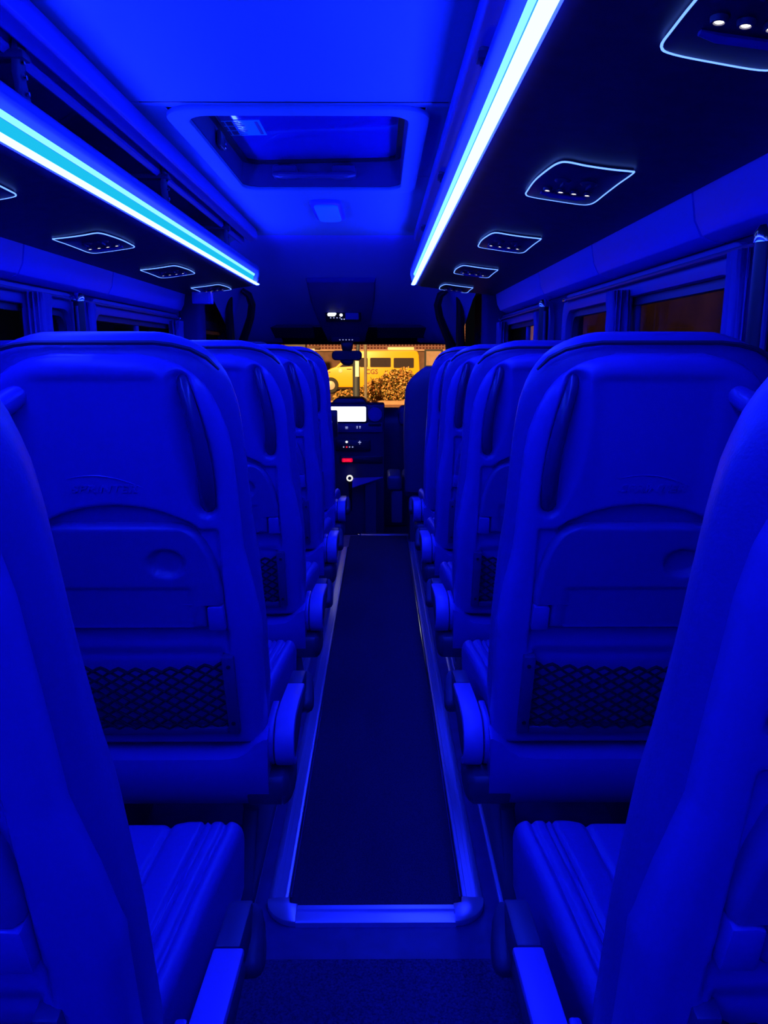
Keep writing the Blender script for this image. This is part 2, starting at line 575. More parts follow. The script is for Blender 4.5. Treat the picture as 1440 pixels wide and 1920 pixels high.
for sx, xo in ((-1, -0.256), (1, 0.2345)):
    pts = []
    xi = xo - sx * 0.0715
    for k in range(9):
        a = PI / 2 * k / 8
        pts.append((xi + sx * 0.0715 * math.cos(a), 1.53 - 0.075 * math.sin(a)))
    pts += [(xi, 1.512), (xi + sx * 0.018, 1.516), (xo - sx * 0.05, 1.535)]
    g_part(MB().prism(pts, 0, 0.015, 'z'), 'corner_piece', bevel=0.003)
for xx, yb in ((-0.2035, 4.78), (0.1820, 4.92)):
    g_part(MB().tube([(xx, 1.535, 0.010), (xx, yb, 0.010)], 0.003, 8), 'inner_lip', 'chrome')

for xx, lb in ((-0.302, 'left'), (0.287, 'right')):
    mb = MB().prism([(xx - 0.018, 0), (xx - 0.018, 0.008), (xx - 0.012, 0.011), (xx - 0.006, 0.011), (xx - 0.005, 0.004), (xx + 0.005, 0.004), (xx + 0.006, 0.011), (xx + 0.012, 0.011), (xx + 0.018, 0.008), (xx + 0.018, 0)], 1.2, 4.7, 'y')
    tag(mb.build('seat_rail', 'alu'), 'aluminium floor rail under the %s' % ('pairs of seats, left of the gangway' if lb == 'left' else 'single seats, right of the gangway'), 'rail', 'seat rails in the floor')

def carpet_mesh(x0, x1, y0, y1, z, t=0.006):
    return MB().box(x0, x1, y0, y1, z, z + t)
tag(carpet_mesh(-0.203, 0.1815, 1.513, 5.12, 0.0005).build('gangway_carpet', 'carpet', smooth=False), 'long dark carpet runner along the gangway inside aluminium edging', 'carpet')
tag(carpet_mesh(-0.62, 0.62, -0.6, 1.358, 0.0005).build('rear_carpet', 'carpet2', smooth=False), 'flecked dark carpet on the floor nearest the camera', 'carpet')
st = thing('step_edging', (0.03, 5.14, 0), 'thin metal edging along the step down into the cab', 'edging')
MB().box(-0.16, 0.17, -0.02, 0.02, 0.0, 0.012).build('edge_bar', 'alu', st, bevel=0.003)
MB().box(-0.185, -0.16, -0.025, 0.025, 0.0, 0.016).build('end_cap', 'chrome', st, bevel=0.003)

# ------------------------------------------------------------------ luggage racks
RY0, RY1 = -1.58, 4.62
def rack(side):
    right = side == 'right'
    xa, xw, o = (0.188, 0.662, 1) if right else (-0.705, -1.108, -1)
    wd = abs(xw - xa)
    root = thing('luggage_rack', (xa, 1.5, 1.62),
                 ('long overhead luggage rack on the right wall above the single seats' if right else 'long overhead luggage rack with visible brackets on the left wall above the paired seats'),
                 'luggage rack', 'overhead luggage racks')
    def P(poly):
        return [(xa + o * a, 1.22 + h) for a, h in poly]
    def bl(mb, name, m, par=root, **k):
        ob = mb.build(name, m, par, **k)
        ob.location = -root.location if par is root else Vector((0, 0, 0))
        return ob
    lip = [(0.014, 0.437), (0.006, 0.452), (-0.006, 0.461), (-0.0115, 0.468), (-0.0125, 0.478), (-0.009, 0.490), (0.000, 0.500), (0.012, 0.506), (0.026, 0.508), (0.042, 0.506), (0.050, 0.498), (0.052, 0.480), (0.052, 0.420), (0.022, 0.420), (0.020, 0.437)]
    bl(MB().prism(P(lip), RY0, RY1 - 0.02, 'y'), 'rack_lip', 'racklip')
    und = [(0.021, 0.404), (0.023, 0.397), (0.036, 0.391), (0.050, 0.387), (0.066, 0.385), (wd * 0.5, 0.385 - 0.048 * (wd * 0.5 - 0.066) / (wd - 0.066)), (wd, 0.337), (wd, 0.372), (0.056, 0.42), (0.021, 0.42)]
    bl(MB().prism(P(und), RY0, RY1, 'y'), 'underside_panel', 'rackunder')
    bl(MB().prism(P([(0.018, 0.413), (0.021, 0.413), (0.021, 0.4395), (0.0125, 0.4395)]), RY0, RY1 - 0.06, 'y'), 'channel_glow', 'channelglow', smooth=False)  # channel wall beside the strip, its lit look given by emission
    bl(MB().prism(P([(0.0085 + 0.0122 * math.cos(2 * PI * k / 20), 0.4020 + 0.0048 * math.sin(2 * PI * k / 20)) for k in range(20)]), RY0, RY1 + 0.04, 'y'), 'led_and_lip_glow', 'led')
    bl(MB().prism(P([(0.0115, 0.4405), (0.0055, 0.4515), (0.0045, 0.4505), (0.0105, 0.4395)]), RY0, RY1 - 0.06, 'y'), 'led_and_lip_glow', 'lipglow', smooth=False)  # no second LED: emissive face for the strip-lit lip underside
    e = [(-0.004, 0.418), (-0.014, 0.45), (-0.012, 0.49), (0.002, 0.506), (0.02, 0.512), (0.055, 0.512), (0.055, 0.405), (0.012, 0.405)]
    bl(MB().prism(P(e), RY1 - 0.045, RY1 - 0.0, 'y'), 'end_cap', 'racklip', bevel=0.006)
    # brackets rising from the lip to the roof rail
    for yb in (-0.40, 0.66, 1.74, 2.82, 3.90):
        mb = MB()
        path = [(0.028, 0.500, 0.0), (0.034, 0.53, 0.004), (0.035, 0.565, 0.012), (0.028, 0.60, 0.02), (0.022, 0.628, 0.024)]
        rings = []
        for a, h, dy in path:
            x = xa + o * a
            y = yb - dy
            z = 1.22 + h
            hx, hy = 0.007, 0.021
            rings.append([(x + o * hx, y - hy, z), (x + o * hx, y + hy, z), (x - o * hx, y + hy * 0.8, z), (x - o * hx * 1.7, y, z), (x - o * hx, y - hy * 0.8, z)])
        mb.loft(rings)
        # arm reaching back to the wall side
        mb.box(min(xa + o * 0.01, xa + o * 0.24), max(xa + o * 0.01, xa + o * 0.24), yb - 0.045, yb - 0.005, 1.22 + 0.585, 1.22 + 0.60)
        br = bl(mb, 'bracket', 'shell_dark', bevel=0.003)
        for h_, dy in ((0.525, 0.004), (0.555, 0.01), (0.582, 0.015)):
            x = xa + o * (0.034 - 0.011)
            b2 = MB().lathe([(0.0, -0.002), (0.005, -0.002), (0.005, 0.003), (0.0, 0.004)], (0, 0, 0), 'x', 10).build('bolt', 'chrome', br)
            b2.location = (x - o * 0.004, yb - dy - 0.008, 1.22 + h_)
    return root
rack('right')
rack('left')

def ceiling_rail(side):
    right = side == 'right'
    xa, o = (0.186, 1) if right else (-0.668, -1)
    prof = [(0.0, 0.628), (0.002, 0.618), (0.008, 0.612), (0.02, 0.610), (0.034, 0.606), (0.040, 0.602), (0.046, 0.604), (0.05, 0.615), (0.05, 0.672), (0.008, 0.672), (0.0, 0.645)]
    r = thing('roof_rail', (xa, 1.5, 1.86), 'rounded plastic rail along the roof above the %s rack' % side, 'rail', 'roof rails')
    ob = MB().prism([(xa + o * a, 1.22 + h) for a, h in prof], RY0, 4.42, 'y').build('rail_cover', 'trimp', r, bevel=0.002)
    ob.location = -r.location
    ob = MB().prism([(xa + o * a, 1.22 + h) for a, h in ((0.075, 0.60), (0.085, 0.592), (0.10, 0.60), (0.10, 0.66), (0.075, 0.66))], RY0, 4.42, 'y').build('lower_strip', 'trimp', r)
    ob.location = -r.location
ceiling_rail('right')
ceiling_rail('left')

# ------------------------------------------------------------------ passenger service units (vent + reading lights)
def service_unit(o):
    """local: x outward (times o), y forward, z up; underside faces down"""
    root = thing('reading_light_unit', (0, 0, 0), '', 'reading light')
    ctrl = [(-0.070, -0.155), (-0.055, -0.172), (-0.015, -0.163), (0.035, -0.160), (0.072, -0.164), (0.080, -0.155), (0.080, -0.06), (0.082, 0.05), (0.084, 0.13), (0.078, 0.165), (0.06, 0.178), (0.0, 0.174), (-0.055, 0.166), (-0.076, 0.150), (-0.081, 0.10), (-0.084, 0.0), (-0.078, -0.10)]
    # Catmull-Rom closed outline
    pts = []
    n = len(ctrl)
    for i in range(n):
        p0, p1, p2, p3 = (Vector(ctrl[(i + k) % n]) for k in (-1, 0, 1, 2))
        for t in (0.0, 0.25, 0.5, 0.75):
            q = 0.5 * ((2 * p1) + (-p0 + p2) * t + (2 * p0 - 5 * p1 + 4 * p2 - p3) * t * t + (-p0 + 3 * p1 - 3 * p2 + p3) * t ** 3)
            pts.append((o * q.x, q.y))
    MB().prism([(x * 0.985, y * 0.99) for x, y in pts], -0.006, 0.004, 'z').build('fascia', 'black', root, bevel=0.002)
    MB().tube([(x, y, -0.005) for x, y in pts], 0.0017, 6, closed=True).build('light_outline', 'ring', root)
    for k in range(4):
        x = o * (-0.045 + 0.030 * k)
        s = MB().lathe([(0.0, -0.0055), (0.006, -0.0055), (0.0064, -0.0120), (0.009, -0.0120), (0.0105, -0.007), (0.0105, 0.0)], (x, 0.055, 0), 'z', 14).build('lamp_socket', 'dark', root)
        MB().lathe([(0.0, -0.0112), (0.0045, -0.0110), (0.0058, -0.0095), (0.0058, -0.005)], (x, 0.055, 0), 'z', 12).build('lens', 'spotled', s)
    MB().tube([(o * -0.052, 0.092, -0.008), (o * -0.03, 0.095, -0.010), (o * 0.03, 0.095, -0.010), (o * 0.052, 0.092, -0.008)], [0.004, 0.006, 0.006, 0.004], 8).build('air_louvre', 'shell', root)
    for x in (-0.03, 0.025):
        MB().lathe([(0.0, -0.012), (0.014, -0.011), (0.018, -0.007), (0.020, 0.0)], (o * x, -0.03, 0), 'z', 18).build('air_nozzle', 'dark', root)
        MB().box(o * x - 0.002, o * x + 0.002, -0.045, -0.015, -0.017, -0.010).build('nozzle_fin', 'shell_dark', root)
    return root
words = ['nearest the camera', 'second from the camera', 'third from the camera', 'fourth from the camera', 'farthest, by the cab']
for side, o, xa in (('right', 1, 0.188), ('left', -1, -0.705)):
    proto = None
    for k in range(5):
        if side == 'left' and k == 0:
            continue
        r = service_unit(o) if proto is None else copy_tree(proto)
        proto = proto or r
        a = 0.232 if side == 'right' else 0.222
        r.location = (xa + o * a, 0.88 + 0.885 * k, 1.22 + 0.385 - 0.048 * (a - 0.066) / (0.474 if side == 'right' else 0.403) - 0.004)
        r.rotation_euler = (0, o * math.atan(0.048 / 0.40), 0)
        r['label'] = 'blue-outlined reading light panel under the %s rack, %s' % (side, words[k])
        r['group'] = 'reading light units under the %s rack' % side

# ------------------------------------------------------------------ roof hatch and dome lamp
def lid_z(y, x=XC):
    return 1.995 + 0.010 * (y - 2.88) + 0.02 * (x + 0.45)
ht = thing('roof_hatch', (XC, 2.88, 1.90), 'roof hatch with pale frame, glossy lid and pull handle', 'hatch')
def h_part(mb, name, m, par=ht, **k):
    ob = mb.build(name, m, par, **k)
    ob.location = -ht.location if par is ht else (0, 0, 0)
    return ob
mb = MB()
ring_prism(mb, rrect(-0.615, 0.145, 2.315, 3.455, 0.10, 8), rrect(-0.555, 0.085, 2.375, 3.385, 0.07, 8), 1.886, 1.902, 'z')
h_part(mb, 'frame', 'ceiling', bevel=0.005)
mb = MB()
ring_prism(mb, rrect(-0.580, 0.110, 2.350, 3.41, 0.08, 8), rrect(-0.555, 0.085, 2.375, 3.385, 0.07, 8), 1.902, 2.04, 'z')
h_part(mb, 'recess_wall', 'shell_dark')
mb = MB()
go, gi = rrect(-0.556, 0.086, 2.374, 3.386, 0.07, 8), rrect(-0.535, 0.065, 2.40, 3.365, 0.06, 8)
mb.loft([[(x, y, lid_z(y, x) + 0.004) for x, y in go], [(x, y, lid_z(y, x) - 0.012) for x, y in go], [(x, y, lid_z(y, x) - 0.012) for x, y in gi], [(x, y, lid_z(y, x) + 0.004) for x, y in gi]], True, False)
h_part(mb, 'gasket', 'black')
lid_o = rrect(-0.58, 0.11, 2.35, 3.41, 0.08, 8)
h_part(MB().loft([[(x, 2.35, lid_z(2.35, x)), (x, 3.41, lid_z(3.41, x)), (x, 3.41, lid_z(3.41, x) + 0.02), (x, 2.35, lid_z(2.35, x) + 0.02)] for x in [-0.58 + 0.69 * k / 30 for k in range(31)]]), 'lid', 'lid')
mb = MB()
for xx in (-0.385, -0.145):
    mb.box(xx - 0.05, xx + 0.05, 3.315, 3.384, 1.925, 1.972)
h_part(mb, 'handle_mount', 'shell_dark', bevel=0.012)
h_part(MB().tube([(-0.43, 3.325, 1.938), (-0.40, 3.305, 1.930), (-0.33, 3.295, 1.927), (-0.20, 3.295, 1.927), (-0.13, 3.305, 1.930), (-0.10, 3.325, 1.938)], [0.008, 0.014, 0.012, 0.012, 0.014, 0.008], 10), 'pull_handle', 'shell_dark')
h_part(MB().box(-0.552, -0.535, 2.80, 2.88, 1.915, 1.965), 'latch', 'dark', bevel=0.006)
h_part(MB().lathe([(0.0, -0.012), (0.008, -0.010), (0.010, 0.0), (0.0, 0.004)], (-0.533, 2.87, 1.93), 'x', 12), 'latch_pin', 'chrome')
def on_lid(mb, zoff):
    mb.v = [(x, y, z - 1.98 + lid_z(y, x) + zoff) for x, y, z in mb.v]
    return mb
sm = MB()
for k in range(8):
    x0 = -0.545 + 0.0175 * k
    sm.box(x0, x0 + 0.0175, 2.80, 2.985, 1.978, 1.9795)
stk = h_part(on_lid(sm, 0.0), 'sticker', 'sticker', smooth=False)
def ink(x0, x1, y0, y1):
    return on_lid(MB().box(-0.545 + x0 * 0.140, -0.545 + x1 * 0.140, 2.80 + y0 * 0.185, 2.80 + y1 * 0.185, 1.9770, 1.9777), 0.0)
mb = MB()
for r_ in range(3):
    for c_, (a, b) in enumerate(((0.05, 0.13), (0.17, 0.32))):
        q = ink(a, b, 0.06 + r_ * 0.31, 0.29 + r_ * 0.31)
        mb.add(q.v, q.f)
for r_ in range(8):
    q = ink(0.36, 0.36 + 0.12 + 0.05 * ((r_ * 7) % 3), 0.07 + r_ * 0.115, 0.11 + r_ * 0.115)
    mb.add(q.v, q.f)
q = ink(0.86, 0.94, 0.08, 0.92)
mb.add(q.v, q.f)
o_ = h_part(mb, 'printing', 'stickerink', stk, smooth=False)

dl = thing('dome_lamp', (-0.245, 3.88, 1.90), 'small rounded dome lamp on the ceiling ahead of the hatch', 'lamp')
MB().prism(rrect(-0.072, 0.072, -0.235, 0.235, 0.05), -0.016, 0.004, 'z').build('lamp_bezel', 'trimp', dl, bevel=0.005)
MB().prism(rrect(-0.055, 0.055, -0.205, 0.205, 0.04), -0.028, -0.012, 'z').build('lens', 'lamp', dl, bevel=0.008, seg=3)

# ================================================================== SEATS
REC = math.radians(12)
SR, CR = math.sin(REC), math.cos(REC)
OUT = [(0.0, 0.228), (0.03, 0.236), (0.125, 0.246), (0.29, 0.247), (0.42, 0.242), (0.50, 0.239), (0.63, 0.238), (0.70, 0.234), (0.74, 0.230), (0.775, 0.221), (0.80, 0.210), (0.82, 0.196), (0.838, 0.174), (0.850, 0.150), (0.858, 0.125), (0.863, 0.10)]
PAN = [(0.0, 0.226), (0.05, 0.240), (0.31, 0.243), (0.395, 0.234), (0.475, 0.222), (0.579, 0.219), (0.66, 0.216), (0.70, 0.211), (0.74, 0.200), (0.77, 0.187), (0.785, 0.178), (0.798, 0.167), (0.809, 0.153), (0.818, 0.137), (0.825, 0.119), (0.830, 0.100), (0.833, 0.080)]

PAN_LINE = [(u, w_) for w_, u in PAN] + [(0.0, 0.836)]
def edge_dist(U, u, w_):
    if U - u > 0.07 and w_ < 0.79:
        return U - u
    best = 9.0
    for (x0, y0), (x1, y1) in zip(PAN_LINE, PAN_LINE[1:]):
        dx, dy = x1 - x0, y1 - y0
        t = max(0.0, min(1.0, ((u - x0) * dx + (w_ - y0) * dy) / (dx * dx + dy * dy)))
        best = min(best, math.hypot(u - x0 - t * dx, w_ - y0 - t * dy))
    return best

def make_seat(s, armrest=True):
    """s = +1: the gangway lies on +x; the origin is on the floor under the foot of the backrest"""
    root = thing('passenger_seat', (0, 0, 0), '', 'seat')
    def P(u, w_, d):
        return (s * u, -w_ * SR + d * CR, 0.40 + w_ * CR + d * SR)
    # ---- moulded back shell -------------------------------------------------
    cup_u = 0.085
    ax, aw, bx_, bw = 0.140, 0.790, 0.166, 0.566
    def depth(u, w_):
        U = lerp(PAN, w_)
        e = min(edge_dist(U, abs(u), w_), (w_ - 0.032) * 1.6)
        d = 0.0
        R = 0.030
        if e < R:
            q = 1 - max(e, 0) / R
            d += R * (1 - math.sqrt(max(0, 1 - q * q))) * 0.8
        # flatter upper field, slightly sunk below the head of the shell
        fld = sstep(0.122, 0.084, abs(u)) * sstep(0.806, 0.790, w_) * sstep(0.50, 0.56, w_)
        d += 0.004 * fld
        # grab handle recess: broad dish plus tight end pockets
        t = (aw - w_) / (aw - bw)
        tc = max(0.0, min(1.0, t))
        cu = ax + (bx_ - ax) * tc + 0.010 * math.sin(PI * tc)
        r = math.hypot(u - cu, max(0, w_ - aw, bw - w_))
        sp = math.sin(PI * tc) ** 0.9
        si = sstep(-0.012, 0.012, cu - u)
        d_in = 0.021 * sstep(0.025 + 0.034 * sp, 0.003, r)
        d_out = 0.021 * sstep(0.025 - 0.004 * sp, 0.005, r)
        d += si * d_in + (1 - si) * d_out
        # finger lip above the table
        arc = 0.566 - 0.039 * (u / 0.127) ** 2 * 0.75
        if abs(u) < 0.16:
            d += 0.022 * sstep(arc + 0.005, arc - 0.008, w_) * sstep(0.50, 0.515, w_) * sstep(0.155, 0.125, abs(u))
        # bed of the table
        d += 0.012 * sstep(0.186, 0.178, abs(u)) * sstep(0.305, 0.315, w_) * sstep(0.525, 0.515, w_)
        # net pocket
        d += 0.011 * sstep(0.176, 0.168, abs(u)) * sstep(0.078, 0.084, w_) * sstep(0.275, 0.245, w_)
        # gentle swell below table
        d += 0.014 * sstep(0.230, 0.305, w_) * sstep(0.312, 0.306, w_) * sstep(0.188, 0.178, abs(u))
        return d
    ws_ = [0.034 + 0.799 * k / 190 for k in range(191)]
    ts = [-1 + 2 * k / 140 for k in range(141)]
    rows = []
    for w_ in ws_:
        U = lerp(PAN, w_)
        row = [P(-U, w_, 0.05)] + [P(t * U, w_, depth(t * U, w_)) for t in ts] + [P(U, w_, 0.05)]
        rows.append(row)
    rows.append([P(t * 0.07, 0.836, 0.03) for t in [-1] + ts + [1]])
    rows.insert(0, [P(t * 0.238, 0.034, 0.05) for t in [-1] + ts + [1]])
    rows.append([P(t * 0.07, 0.83, 0.05) for t in [-1] + ts + [1]])
    MB().grid(rows).build('back_shell', 'shell', root, angle=60)
    # ---- upholstered backrest ----------------------------------------------
    rings = []
    NW = 34
    for k in range(NW + 1):
        w_ = 0.02 + 0.842 * (1 - (1 - k / NW) ** 1.6)
        a = lerp(OUT, w_)
        b = 0.052
        dc = 0.068
        if w_ > 0.79:
            q = min(1.0, (w_ - 0.79) / 0.073)
            b = 0.052 * math.sqrt(max(0.02, 1 - q * q))
        if w_ < 0.08:
            b *= 0.7 + 0.3 * w_ / 0.08
        ring = []
        for j in range(40):
            an = 2 * PI * j / 40
            ca, sa = math.cos(an), math.sin(an)
            u = a * math.copysign(abs(ca) ** 0.38, ca)
            if sa > -0.3:
                u *= 1 - 0.15 * sstep(-0.3, 0.9, sa) * sstep(0.42, 0.64, w_)
            dd = b * math.copysign(abs(sa) ** 0.62, sa)
            if sa > 0:   # front: raised bolsters
                dd += 0.018 * sstep(0.10, 0.17, abs(u)) * sstep(0.23, 0.19, abs(u)) * (1 if w_ < 0.7 else max(0, 1 - (w_ - 0.7) / 0.1))
            ring.append(P(u, w_, dc + dd))
        rings.append(ring)
    back = MB().loft(rings).build('backrest', 'leatherback', root, angle=70)
    # piping round the rear edge of the upholstery
    pp = [(0.205, 0.812), (0.186, 0.832), (0.160, 0.846), (0.130, 0.8535)]
    path = [P(u, w_ - 0.004, 0.024) for u, w_ in pp] + [P(u, 0.8525, 0.026) for u in (0.10, 0.05, 0, -0.05, -0.10)] + [P(-u, w_ - 0.004, 0.024) for u, w_ in reversed(pp)]
    MB().tube(path, [0.0022] + [0.0042] * (len(path) - 2) + [0.0022], 6).build('piping', 'piping', back)
    # ---- grab handle --------------------------------------------------------
    path, rad = [], []
    for k in range(15):
        t = k / 14
        u = ax + 0.001 + (bx_ - ax) * t + 0.016 * math.sin(PI * t)
        w_ = 0.800 + (0.554 - 0.800) * t
        path.append(P(u, w_, 0.034 - 0.046 * math.sin(PI * t) ** 0.5))
        rad.append(0.0112 + 0.0045 * t)
    MB().tube(path, rad, 12).build('grab_handle', 'handle', root)
    # ---- folding table ------------------------------------------------------
    TB = [(0.322, 0.149), (0.371, 0.149), (0.3712, 0.181), (0.385, 0.182), (0.40, 0.181), (0.44, 0.175), (0.475, 0.166), (0.495, 0.157), (0.510, 0.147), (0.520, 0.136), (0.527, 0.122), (0.531, 0.10)]
    wv = sorted(set([0.322, 0.3225, 0.371, 0.3712, 0.531] + [0.322 + 0.209 * k / 46 for k in range(47)]))
    rows = []
    tt = [-1 + 2 * k / 60 for k in range(61)]
    def tdepth(u, w_):
        U = lerp(TB, w_)
        e = min(U - abs(u), 0.532 - w_, w_ - 0.3205)
        d = -0.010
        if e < 0.007:
            q = 1 - max(0, e) / 0.007
            d += 0.008 * (1 - math.sqrt(max(0, 1 - q * q)))
        rr = math.hypot((u * s - cup_u) / 0.036, (w_ - 0.458) / 0.029)
        d += 0.013 * sstep(1.05, 0.72, rr)
        d += 0.0035 * sstep(0.4085, 0.4055, w_) * sstep(0.128, 0.122, abs(u)) * sstep(0.324, 0.326, w_)
        return d
    for w_ in wv:
        U = lerp(TB, w_)
        rows.append([P(-U, w_, 0.016)] + [P(t * U, w_, tdepth(t * U, w_)) for t in tt] + [P(U, w_, 0.016)])
    rows.insert(0, [P(t * 0.149, 0.322, 0.016) for t in [-1] + tt + [1]])
    rows.append([P(t * 0.10, 0.531, 0.016) for t in [-1] + tt + [1]])
    tb = MB().grid(rows).build('folding_table', 'tray', root, angle=60)
    for sg in (-1, 1):
        q = [(sg * 0.1515, 0.318), (sg * 0.1515, 0.366), (sg * 0.160, 0.369), (sg * 0.181, 0.368), (sg * 0.184, 0.318)]
        mb = MB()
        mb.loft([[P(u, w_, -0.013) for u, w_ in q], [P(u, w_, 0.014) for u, w_ in q]])
        mb.build('table_hinge', 'shell', root, bevel=0.003)
    # ---- net pocket ---------------------------------------------------------
    mb = MB()
    for sg in (-1, 1):
        q = [(sg * 0.170, 0.072), (sg * 0.193, 0.072), (sg * 0.192, 0.256), (sg * 0.168, 0.256)]
        mb.loft([[P(u, w_, -0.012) for u, w_ in q], [P(u, w_, 0.010) for u, w_ in q]])
    q = [(-0.170, 0.070), (0.170, 0.070), (0.170, 0.088), (-0.170, 0.088)]
    mb.loft([[P(u, w_, -0.010) for u, w_ in q], [P(u, w_, 0.008) for u, w_ in q]])
    nf = mb.build('pocket_frame', 'shell_dark', root, bevel=0.003)
    for sg in (-1, 1):
        for w_ in (0.100, 0.235):
            c = P(sg * 0.181, w_, -0.0125)
            MB().lathe([(0.0, -0.0012), (0.0042, -0.0008), (0.0046, 0.001)], c, 'y', 10).build('screw', 'black', nf)
    mb = MB()
    NL = 13
    for k in range(NL):
        pts = []
        nseg = 40
        for i in range(nseg + 1):
            u = -0.168 + 0.336 * i / nseg
            ph = (i % 4)
            z = (1 if ph in (0,) else (-1 if ph == 2 else 0)) * (1 if k % 2 == 0 else -1)
            w0 = 0.092 + 0.0120 * k
            w_ = w0 + 0.0058 * z
            if k == NL - 1:
                w_ = min(w_, w0 + 0.004)
            sag = 0.010 * (1 - (u / 0.168) ** 2) * (k / (NL - 1))
            pts.append(P(u, w_ - sag, -0.004 - 0.006 * (1 - (u / 0.168) ** 2) + 0.0008 * (k % 2)))
        mb.tube(pts, 0.0027 if k < NL - 1 else 0.0036, 5)
    mb.build('net', 'net', root)
    # ---- embossed lettering -------------------------------------------------
    base = Matrix(((1, 0, 0, 0), (0, -SR, CR, 0), (0, CR, SR, 0.40), (0, 0, 0, 1)))
    mw = base @ Matrix.Translation((-0.012 * s, 0.600, 0.0035)) @ Matrix.Diagonal((1.35, 0.95, 1.0, 1.0))
    text_mesh('embossed_lettering', 'SPRINTER', 0.020, 'shell', root, 0.0012, mw, 0.25, 0.0005)
    pts = []
    for k in range(17):
        t = k / 16
        pts.append(P(s * (-0.012 * s - 0.062 + 0.136 * t), 0.600 + 0.008 + 0.019 * math.sin(PI * min(1, t * 0.72 + 0.2)) - 0.012 * t * t, 0.0035))
    MB().tube(pts, [0.0004 + 0.0010 * math.sin(PI * k / 16) for k in range(17)], 5).build('embossed_arc', 'shell', root)
    # ---- seat cushion -------------------------------------------------------
    NY, NX = 30, 150
    rows = []
    def half(y):
        return 0.192 + 0.056 * min(1.0, y / 0.48)
    def ctop(u, y, h):
        z = 0.440 + 0.022 * sstep(0.1, 0.45, y)
        au = abs(u)
        z += 0.006 * sstep(0.125, 0.165, au)
        for g, wd_ in ((0.128, 0.0055), (0.184, 0.003), (0.194, 0.003), (0.218, 0.0045)):
            z -= 0.0065 * math.exp(-((au - (g + 0.02) * h / 0.246 + 0.02) / wd_) ** 2)
        ed = h - au
        if ed < 0.022:
            q = 1 - max(0, ed) / 0.022
            z -= 0.022 * (1 - math.sqrt(max(0, 1 - q * q)))
        fe = 0.515 - y
        if fe < 0.02:
            q = 1 - max(0, fe) / 0.02
            z -= 0.02 * (1 - math.sqrt(max(0, 1 - q * q)))
        return z
    for k in range(NY + 1):
        y = 0.045 + 0.47 * (1 - (1 - k / NY) ** 1.5)
        h = half(y)
        row = [(-s * (h - 0.004), y, 0.335)] + [(s * h * t, y, ctop(h * t, y, h)) for t in [math.copysign(abs(-1 + 2 * j / NX) ** 0.8, -1 + 2 * j / NX) for j in range(NX + 1)]] + [(s * (h - 0.004), y, 0.335)]
        rows.append(row)
    y = 0.515
    rows.append([(p[0] * 0.98, y - 0.004, 0.335) for p in rows[-1]])
    MB().grid(rows).build('seat_cushion', 'leather', root, angle=60)
    # ---- base: beam, pan, pedestal -----------------------------------------
    prof = [(-0.004, 0.300), (-0.024, 0.335), (-0.032, 0.390), (-0.026, 0.412), (-0.008, 0.422), (0.010, 0.424), (0.06, 0.424), (0.07, 0.30), (0.03, 0.285)]
    bm_ = MB()
    rings = []
    for u, up in ((-0.236, 0.0), (-0.225, 0.0), (0.150, 0.0), (0.185, 0.004), (0.205, 0.016), (0.222, 0.034), (0.240, 0.044), (0.246, 0.044)):
        rings.append([(s * u, y, z + (up if z > 0.39 else 0)) for y, z in prof])
    bm_.loft(rings).build('base_beam', 'shell', root, angle=40)
    MB().box(-0.21, 0.21, 0.06, 0.50, 0.295, 0.345).build('seat_pan', 'dark', root, bevel=0.01)
    for u in (-0.165, 0.173):
        mb = MB()
        uu = s * u
        mb.loft([[(uu - 0.02, 0.04, 0.011), (uu + 0.02, 0.04, 0.011), (uu + 0.02, 0.46, 0.011), (uu - 0.02, 0.46, 0.011)],
                 [(uu - 0.018, 0.06, 0.06), (uu + 0.018, 0.06, 0.06), (uu + 0.018, 0.44, 0.06), (uu - 0.018, 0.44, 0.06)],
                 [(uu - 0.018, 0.16, 0.18), (uu + 0.018, 0.16, 0.18), (uu + 0.018, 0.34, 0.18), (uu - 0.018, 0.34, 0.18)],
                 [(uu - 0.018, 0.10, 0.30), (uu + 0.018, 0.10, 0.30), (uu + 0.018, 0.42, 0.30), (uu - 0.018, 0.42, 0.30)]])
        mb.build('leg', 'dark', root, bevel=0.004)
    if armrest:   # recliner housing under the hub
        q = [(-0.010, 0.300), (-0.022, 0.325), (-0.024, 0.355), (-0.018, 0.368), (0.06, 0.372), (0.12, 0.36), (0.12, 0.31), (0.08, 0.288), (0.02, 0.286)]
        MB().loft([[(s * 0.20, y, z) for y, z in q], [(s * 0.275, y, z) for y, z in q], [(s * 0.286, 0.05 + (y - 0.05) * 0.85, 0.33 + (z - 0.33) * 0.8) for y, z in q], [(s * 0.292, 0.05 + (y - 0.05) * 0.5, 0.33 + (z - 0.33) * 0.45) for y, z in q]]).build('recliner_housing', 'dark', root, bevel=0.004)
    if armrest:
        # inner arm bracket
        def side_prof(g=0.0):
            c = (0.042, 0.425)
            R = 0.056 - g
            pts = []
            for k in range(15):
                a = math.radians(90 + 180 * k / 14)
                pts.append((c[0] + R * math.cos(a), c[1] + R * math.sin(a)))
            return pts, c, R
        pts, c, R = side_prof(0.002)
        poly = pts + [(0.085, 0.372), (0.11, 0.42), (0.11, 0.478)]
        MB().prism([(y, z) for y, z in poly], s * 0.2405, s * 0.2555, 'x').build('arm_bracket', 'shell', root, bevel=0.004)
        # armrest: pale top cover over the hub, dark core with drooping nose
        pts, c, R = side_prof(0.0)
        cover = [(0.232, 0.464), (0.10, 0.480), (0.042, 0.481)] + pts[1:] + [(0.045, 0.378), (0.010, 0.400), (-0.002, 0.425), (0.010, 0.452), (0.045, 0.466), (0.10, 0.466), (0.232, 0.452)]
        MB().prism(cover, s * 0.2575, s * 0.298, 'x').build('armrest_pad', 'pad', root, bevel=0.0035)
